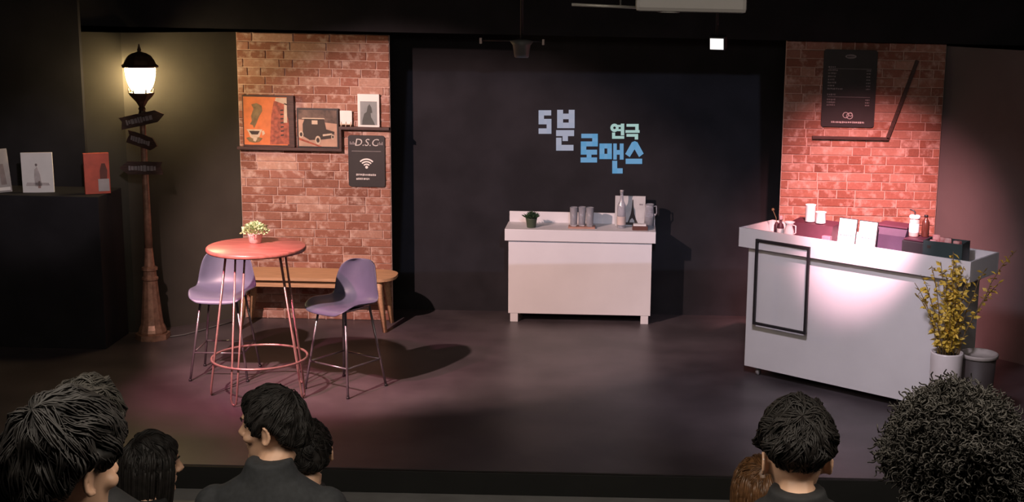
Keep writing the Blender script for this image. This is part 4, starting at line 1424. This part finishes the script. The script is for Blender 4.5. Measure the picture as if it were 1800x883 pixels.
def person(label, px, py, Y, yaw, pitch, tilt, seat_z, hair_args, jacket, shoulder=.205, body_yaw=0.0, collar=True, scale=1.0, neckline=.062, up=.065, collar_z=-.11, mask=False, hands=True, lean=0.0):
    hc = at_y(px, py, Y)
    k = (hc.z - seat_z) / .76
    root = thing('person', label, 'person', (hc.x, Y - .03, seat_z), body_yaw)
    Mh = Matrix.Translation((0, .03, hc.z - seat_z)) @ Matrix.Rotation(yaw, 4, 'Z') @ Matrix.Rotation(pitch, 4, 'X') @ Matrix.Rotation(tilt, 4, 'Y') @ Matrix.Scale(scale, 4)
    zh = hc.z - seat_z
    zt = zh + up
    mb_ = MB()
    head_shapes(mb_, Mh)
    nb = Mh @ Vector((0, -.028, -.07))
    mb_.tube([nb, nb.lerp(Vector((0, -.03, zt - .20)), .55), Vector((0, -.03, zt - .20)), Vector((0, -.03, zt - .26))], [.052, .054, .060, .078], 14)

    def torso(mb2, g, top=True):
        s = shoulder
        rings = [(0, 0, .0, .15 + g, .11 + g), (0, 0, .08, .17 + g, .12 + g), (0, -.005, .2 * k, .155 + g, .108 + g), (0, -.012, .34 * k, .17 + g, .112 + g), (0, -.02, .43 * k, .175 + g, .108 + g),
                 (0, -.027, zt - .30, s * .90 + g, .092 + g), (0, -.03, zt - .262, s * .74 + g, .082 + g), (0, -.032, zt - .235, s * .54 + g, .072 + g), (0, -.032, zt - .215, s * .40 + g, .066 + g)]
        if top:
            rings.append((0, -.03, zt - .205, .05, .05))
        mb2.loft(rings, 26)

    def arm(mb2, g, s, hand):
        sh = Vector((s * (shoulder - .035), -.025, zt - .322))
        el = Vector((s * (shoulder + .03), .03, .235 * k))
        wr = Vector((s * .15, .235, .185))
        mb2.ball(sh, .058 + g)
        mb2.tube([sh, sh.lerp(el, .3), sh.lerp(el, .7), el], [.056 + g, .052 + g, .046 + g, .042 + g], 12)
        mb2.ball(el, .042 + g)
        mb2.tube([el, el.lerp(wr, .4), wr], [.042 + g, .039 + g, .029 + g], 12)
        if hand:
            pm = wr + Vector((-s * .02, .055, -.012))
            mb2.tube([wr, wr + Vector((-s * .008, .02, -.004)), pm + Vector((0, .02, 0))], [.026, .03, .034], 10, flat=.5)
            for j, (ox, ln_) in enumerate(((-.030, .058), (-.010, .068), (.011, .064), (.031, .050))):
                b0 = pm + Vector((ox, .022, 0))
                mb2.tube([b0, b0 + Vector((0, ln_ * .5, .002)), b0 + Vector((0, ln_, -.022))], [.009, .0085, .007], 7)
            b0 = wr + Vector((-s * .028, .03, -.004))
            mb2.tube([b0, b0 + Vector((-s * .026, .025, -.006)), b0 + Vector((-s * .034, .05, -.014))], [.011, .010, .008], 7)

    def legs(mb2, g, feet):
        for s in (-1, 1):
            hp, kn, an = Vector((s * .085, .02, .085)), Vector((s * .11, .43, .085)), Vector((s * .11, .46, -.36))
            mb2.ball(hp, .08 + g)
            mb2.tube([hp, hp.lerp(kn, .5), kn], [.079 + g, .072 + g, .055 + g], 14)
            mb2.ball(kn, .055 + g)
            mb2.tube([kn, kn.lerp(an, .35), an], [.053 + g, .05 + g, .036 + g], 12)
            if feet:
                mb2.tube([an + Vector((0, -.04, -.025)), an + Vector((0, .06, -.03)), an + Vector((0, .17, -.04))], [.036, .038, .026], 10)
    torso(mb_, 0)
    for s in (-1, 1):
        arm(mb_, 0, s, hands)
    legs(mb_, 0, True)
    body = remesh(mb_, .0055, 3, 'body')
    link('body', body, M_skin, root)
    # jacket
    mj = MB()
    torso(mj, .02, top=False)
    for s in (-1, 1):
        arm(mj, .014, s, False)
    zc_ = zh + collar_z - .022
    if collar:
        mj.loft([(0, -.03, zc_ - .075, .125, .098), (0, -.03, zc_ - .035, .096, .088), (0, -.03, zc_, .080, .080), (0, -.03, zc_ + .022, .074, .077)], 26)
    jk = remesh(mj, .009, 4, 'jacket')
    if jacket:
        link('jacket', jk, jacket, root)
    mt_ = MB()
    legs(mt_, .014, False)
    mt_.loft([(0, 0, -.002, .16, .12), (0, 0, .06, .19, .14), (0, 0, .13, .185, .137)], 20)
    link('trousers', remesh(mt_, .011, 3, 'trousers'), M_trouser, root)
    for s in (-1, 1):
        ft = Vector((s * .11, .44, -.4))
        link('shoe', remesh(MB().tube([ft + Vector((0, -.05, .012)), ft + Vector((0, .08, .01)), ft + Vector((0, .215, -.004))], [.045, .046, .03], 12), .009, 2, 'shoe'), M_blacks, root)
    # eyes and brows
    for s in (-1, 1):
        MB().ball((s * .031, .0745, .014), (.013, .011, .009), Mh).build('eye', mat('eye_dark', (0.05, 0.04, 0.035), 0.2), root)
        MB().tube([(s * .014, .0985, .034), (s * .03, .097, .04), (s * .05, .085, .036)], [.003, .004, .002], 5, M=Mh).build('eyebrow', M_hair, root)
    if mask:
        MB().tube([Mh @ Vector(v) for v in ((-.070, .045, -.045), (-.082, .005, -.03), (-.092, -.024, -.012), (-.092, -.026, .012), (-.084, -.008, .028), (-.074, .045, -.012))], .0022, 6).build('mask_strap', M_paper, root)
        MB().tube([Mh @ Vector(v) for v in ((.070, .045, -.045), (.082, .005, -.03), (.092, -.024, -.012), (.092, -.026, .012), (.084, -.008, .028), (.074, .045, -.012))], .0022, 6).build('mask_strap', M_paper, root)
    hair(root, Mh, **hair_args)
    return root


# raked seating: each row a floor step and a seat ledge
ROWS = {}
def row(i, yc, z_seat):
    ROWS[i] = z_seat
    return z_seat
seat = [row(0, 5.2, 0.29), row(1, 4.35, 0.70), row(2, 3.5, 0.99), row(3, 2.65, 1.18)]
mb = MB()
for i, (yc, zs) in enumerate(zip((5.2, 4.35, 3.5, 2.65), seat)):
    zf = zs - 0.435
    y_front = yc + 0.62
    if i:
        mb.box(-5.9, 5.9, yc - 0.26, y_front, HALL_Z, zf)
    mb.box(-5.9, 5.9, yc - 0.26, yc + 0.24, max(zf, HALL_Z), zs - 0.006)
mb.box(-5.9, 5.9, -2.2, 2.38, HALL_Z, 1.1)
struct(mb.build('floor_terrace', mat('dark_terrace', (0.02, 0.02, 0.022), 0.8)))

person('person with black short hair turned to the right, large at the lower left corner', 118, 828, 2.65, math.radians(-32), math.radians(-6), 0, seat[3],
       dict(tab=HL_SHORT, th=lambda d: .034 + .010 * max(0, d.z), mat_=M_hair, seed=1, n=420, lock=(.008, .4, .85), lift=.006, flow=.2), M_jacket2)
person('person seen as a charcoal head of hair beyond the large black-haired head', 152, 760, 3.5, math.radians(-15), 0, 0, seat[2],
       dict(tab=HL_SHORT, th=.03, mat_=M_hairgrey, seed=2, n=300, lift=.006), M_jacket2)
person('person with a smooth black bob looking right, small at the lower left', 268, 818, 5.2, math.radians(-62), math.radians(-5), 0, seat[0],
       dict(tab=HL_LONG, th=.020, mat_=M_hair, seed=3, n=300, fall=.19, lift=.002, flow=.06), M_jacket2, shoulder=.17)
person('person in a charcoal jacket with face in profile to the left', 480, 752, 4.35, math.radians(81), math.radians(-3), 0, seat[1],
       dict(tab=HL_FRINGE, th=.026, mat_=M_hair, seed=4, n=380, lift=.003, flow=.12), M_jacket, shoulder=.22, collar_z=-.085)
person('person seen as the back of a dark head beside the charcoal jacket shoulder', 543, 797, 5.2, math.radians(10), 0, 0, seat[0],
       dict(tab=HL_SHORT, th=.018, mat_=M_hair, seed=5, n=300, lift=.003), M_jacket2)
person('person with an undercut and a black jacket seen from behind, mask strap on ear', 1399, 812, 3.5, math.radians(4), math.radians(-8), 0, seat[2],
       dict(tab=HL_UNDER, th=lambda d: .020 + .032 * max(0, d.z), mat_=M_hair, seed=6, n=460, lock=(.008, .3, .65), lift=.007, flow=.35, fade=True), M_jacket2, mask=True, collar_z=-.052, up=.12, shoulder=.215)
person('person with thick dark curly hair at the lower right corner', 1672, 850, 2.65, math.radians(14), 0, 0, seat[3],
       dict(tab=HL_SHORT, th=lambda d: .058 + .01 * d.z, mat_=M_hairgrey, seed=7, n=6500, curl=True), M_jacket2)
person('person with long brown hair in front of the undercut head', 1332, 862, 5.2, math.radians(8), 0, 0, seat[0],
       dict(tab=HL_LONG, th=.022, mat_=M_hairbrown, seed=8, n=300, fall=.24, lift=.002, flow=.06), M_jacket2, shoulder=.17)
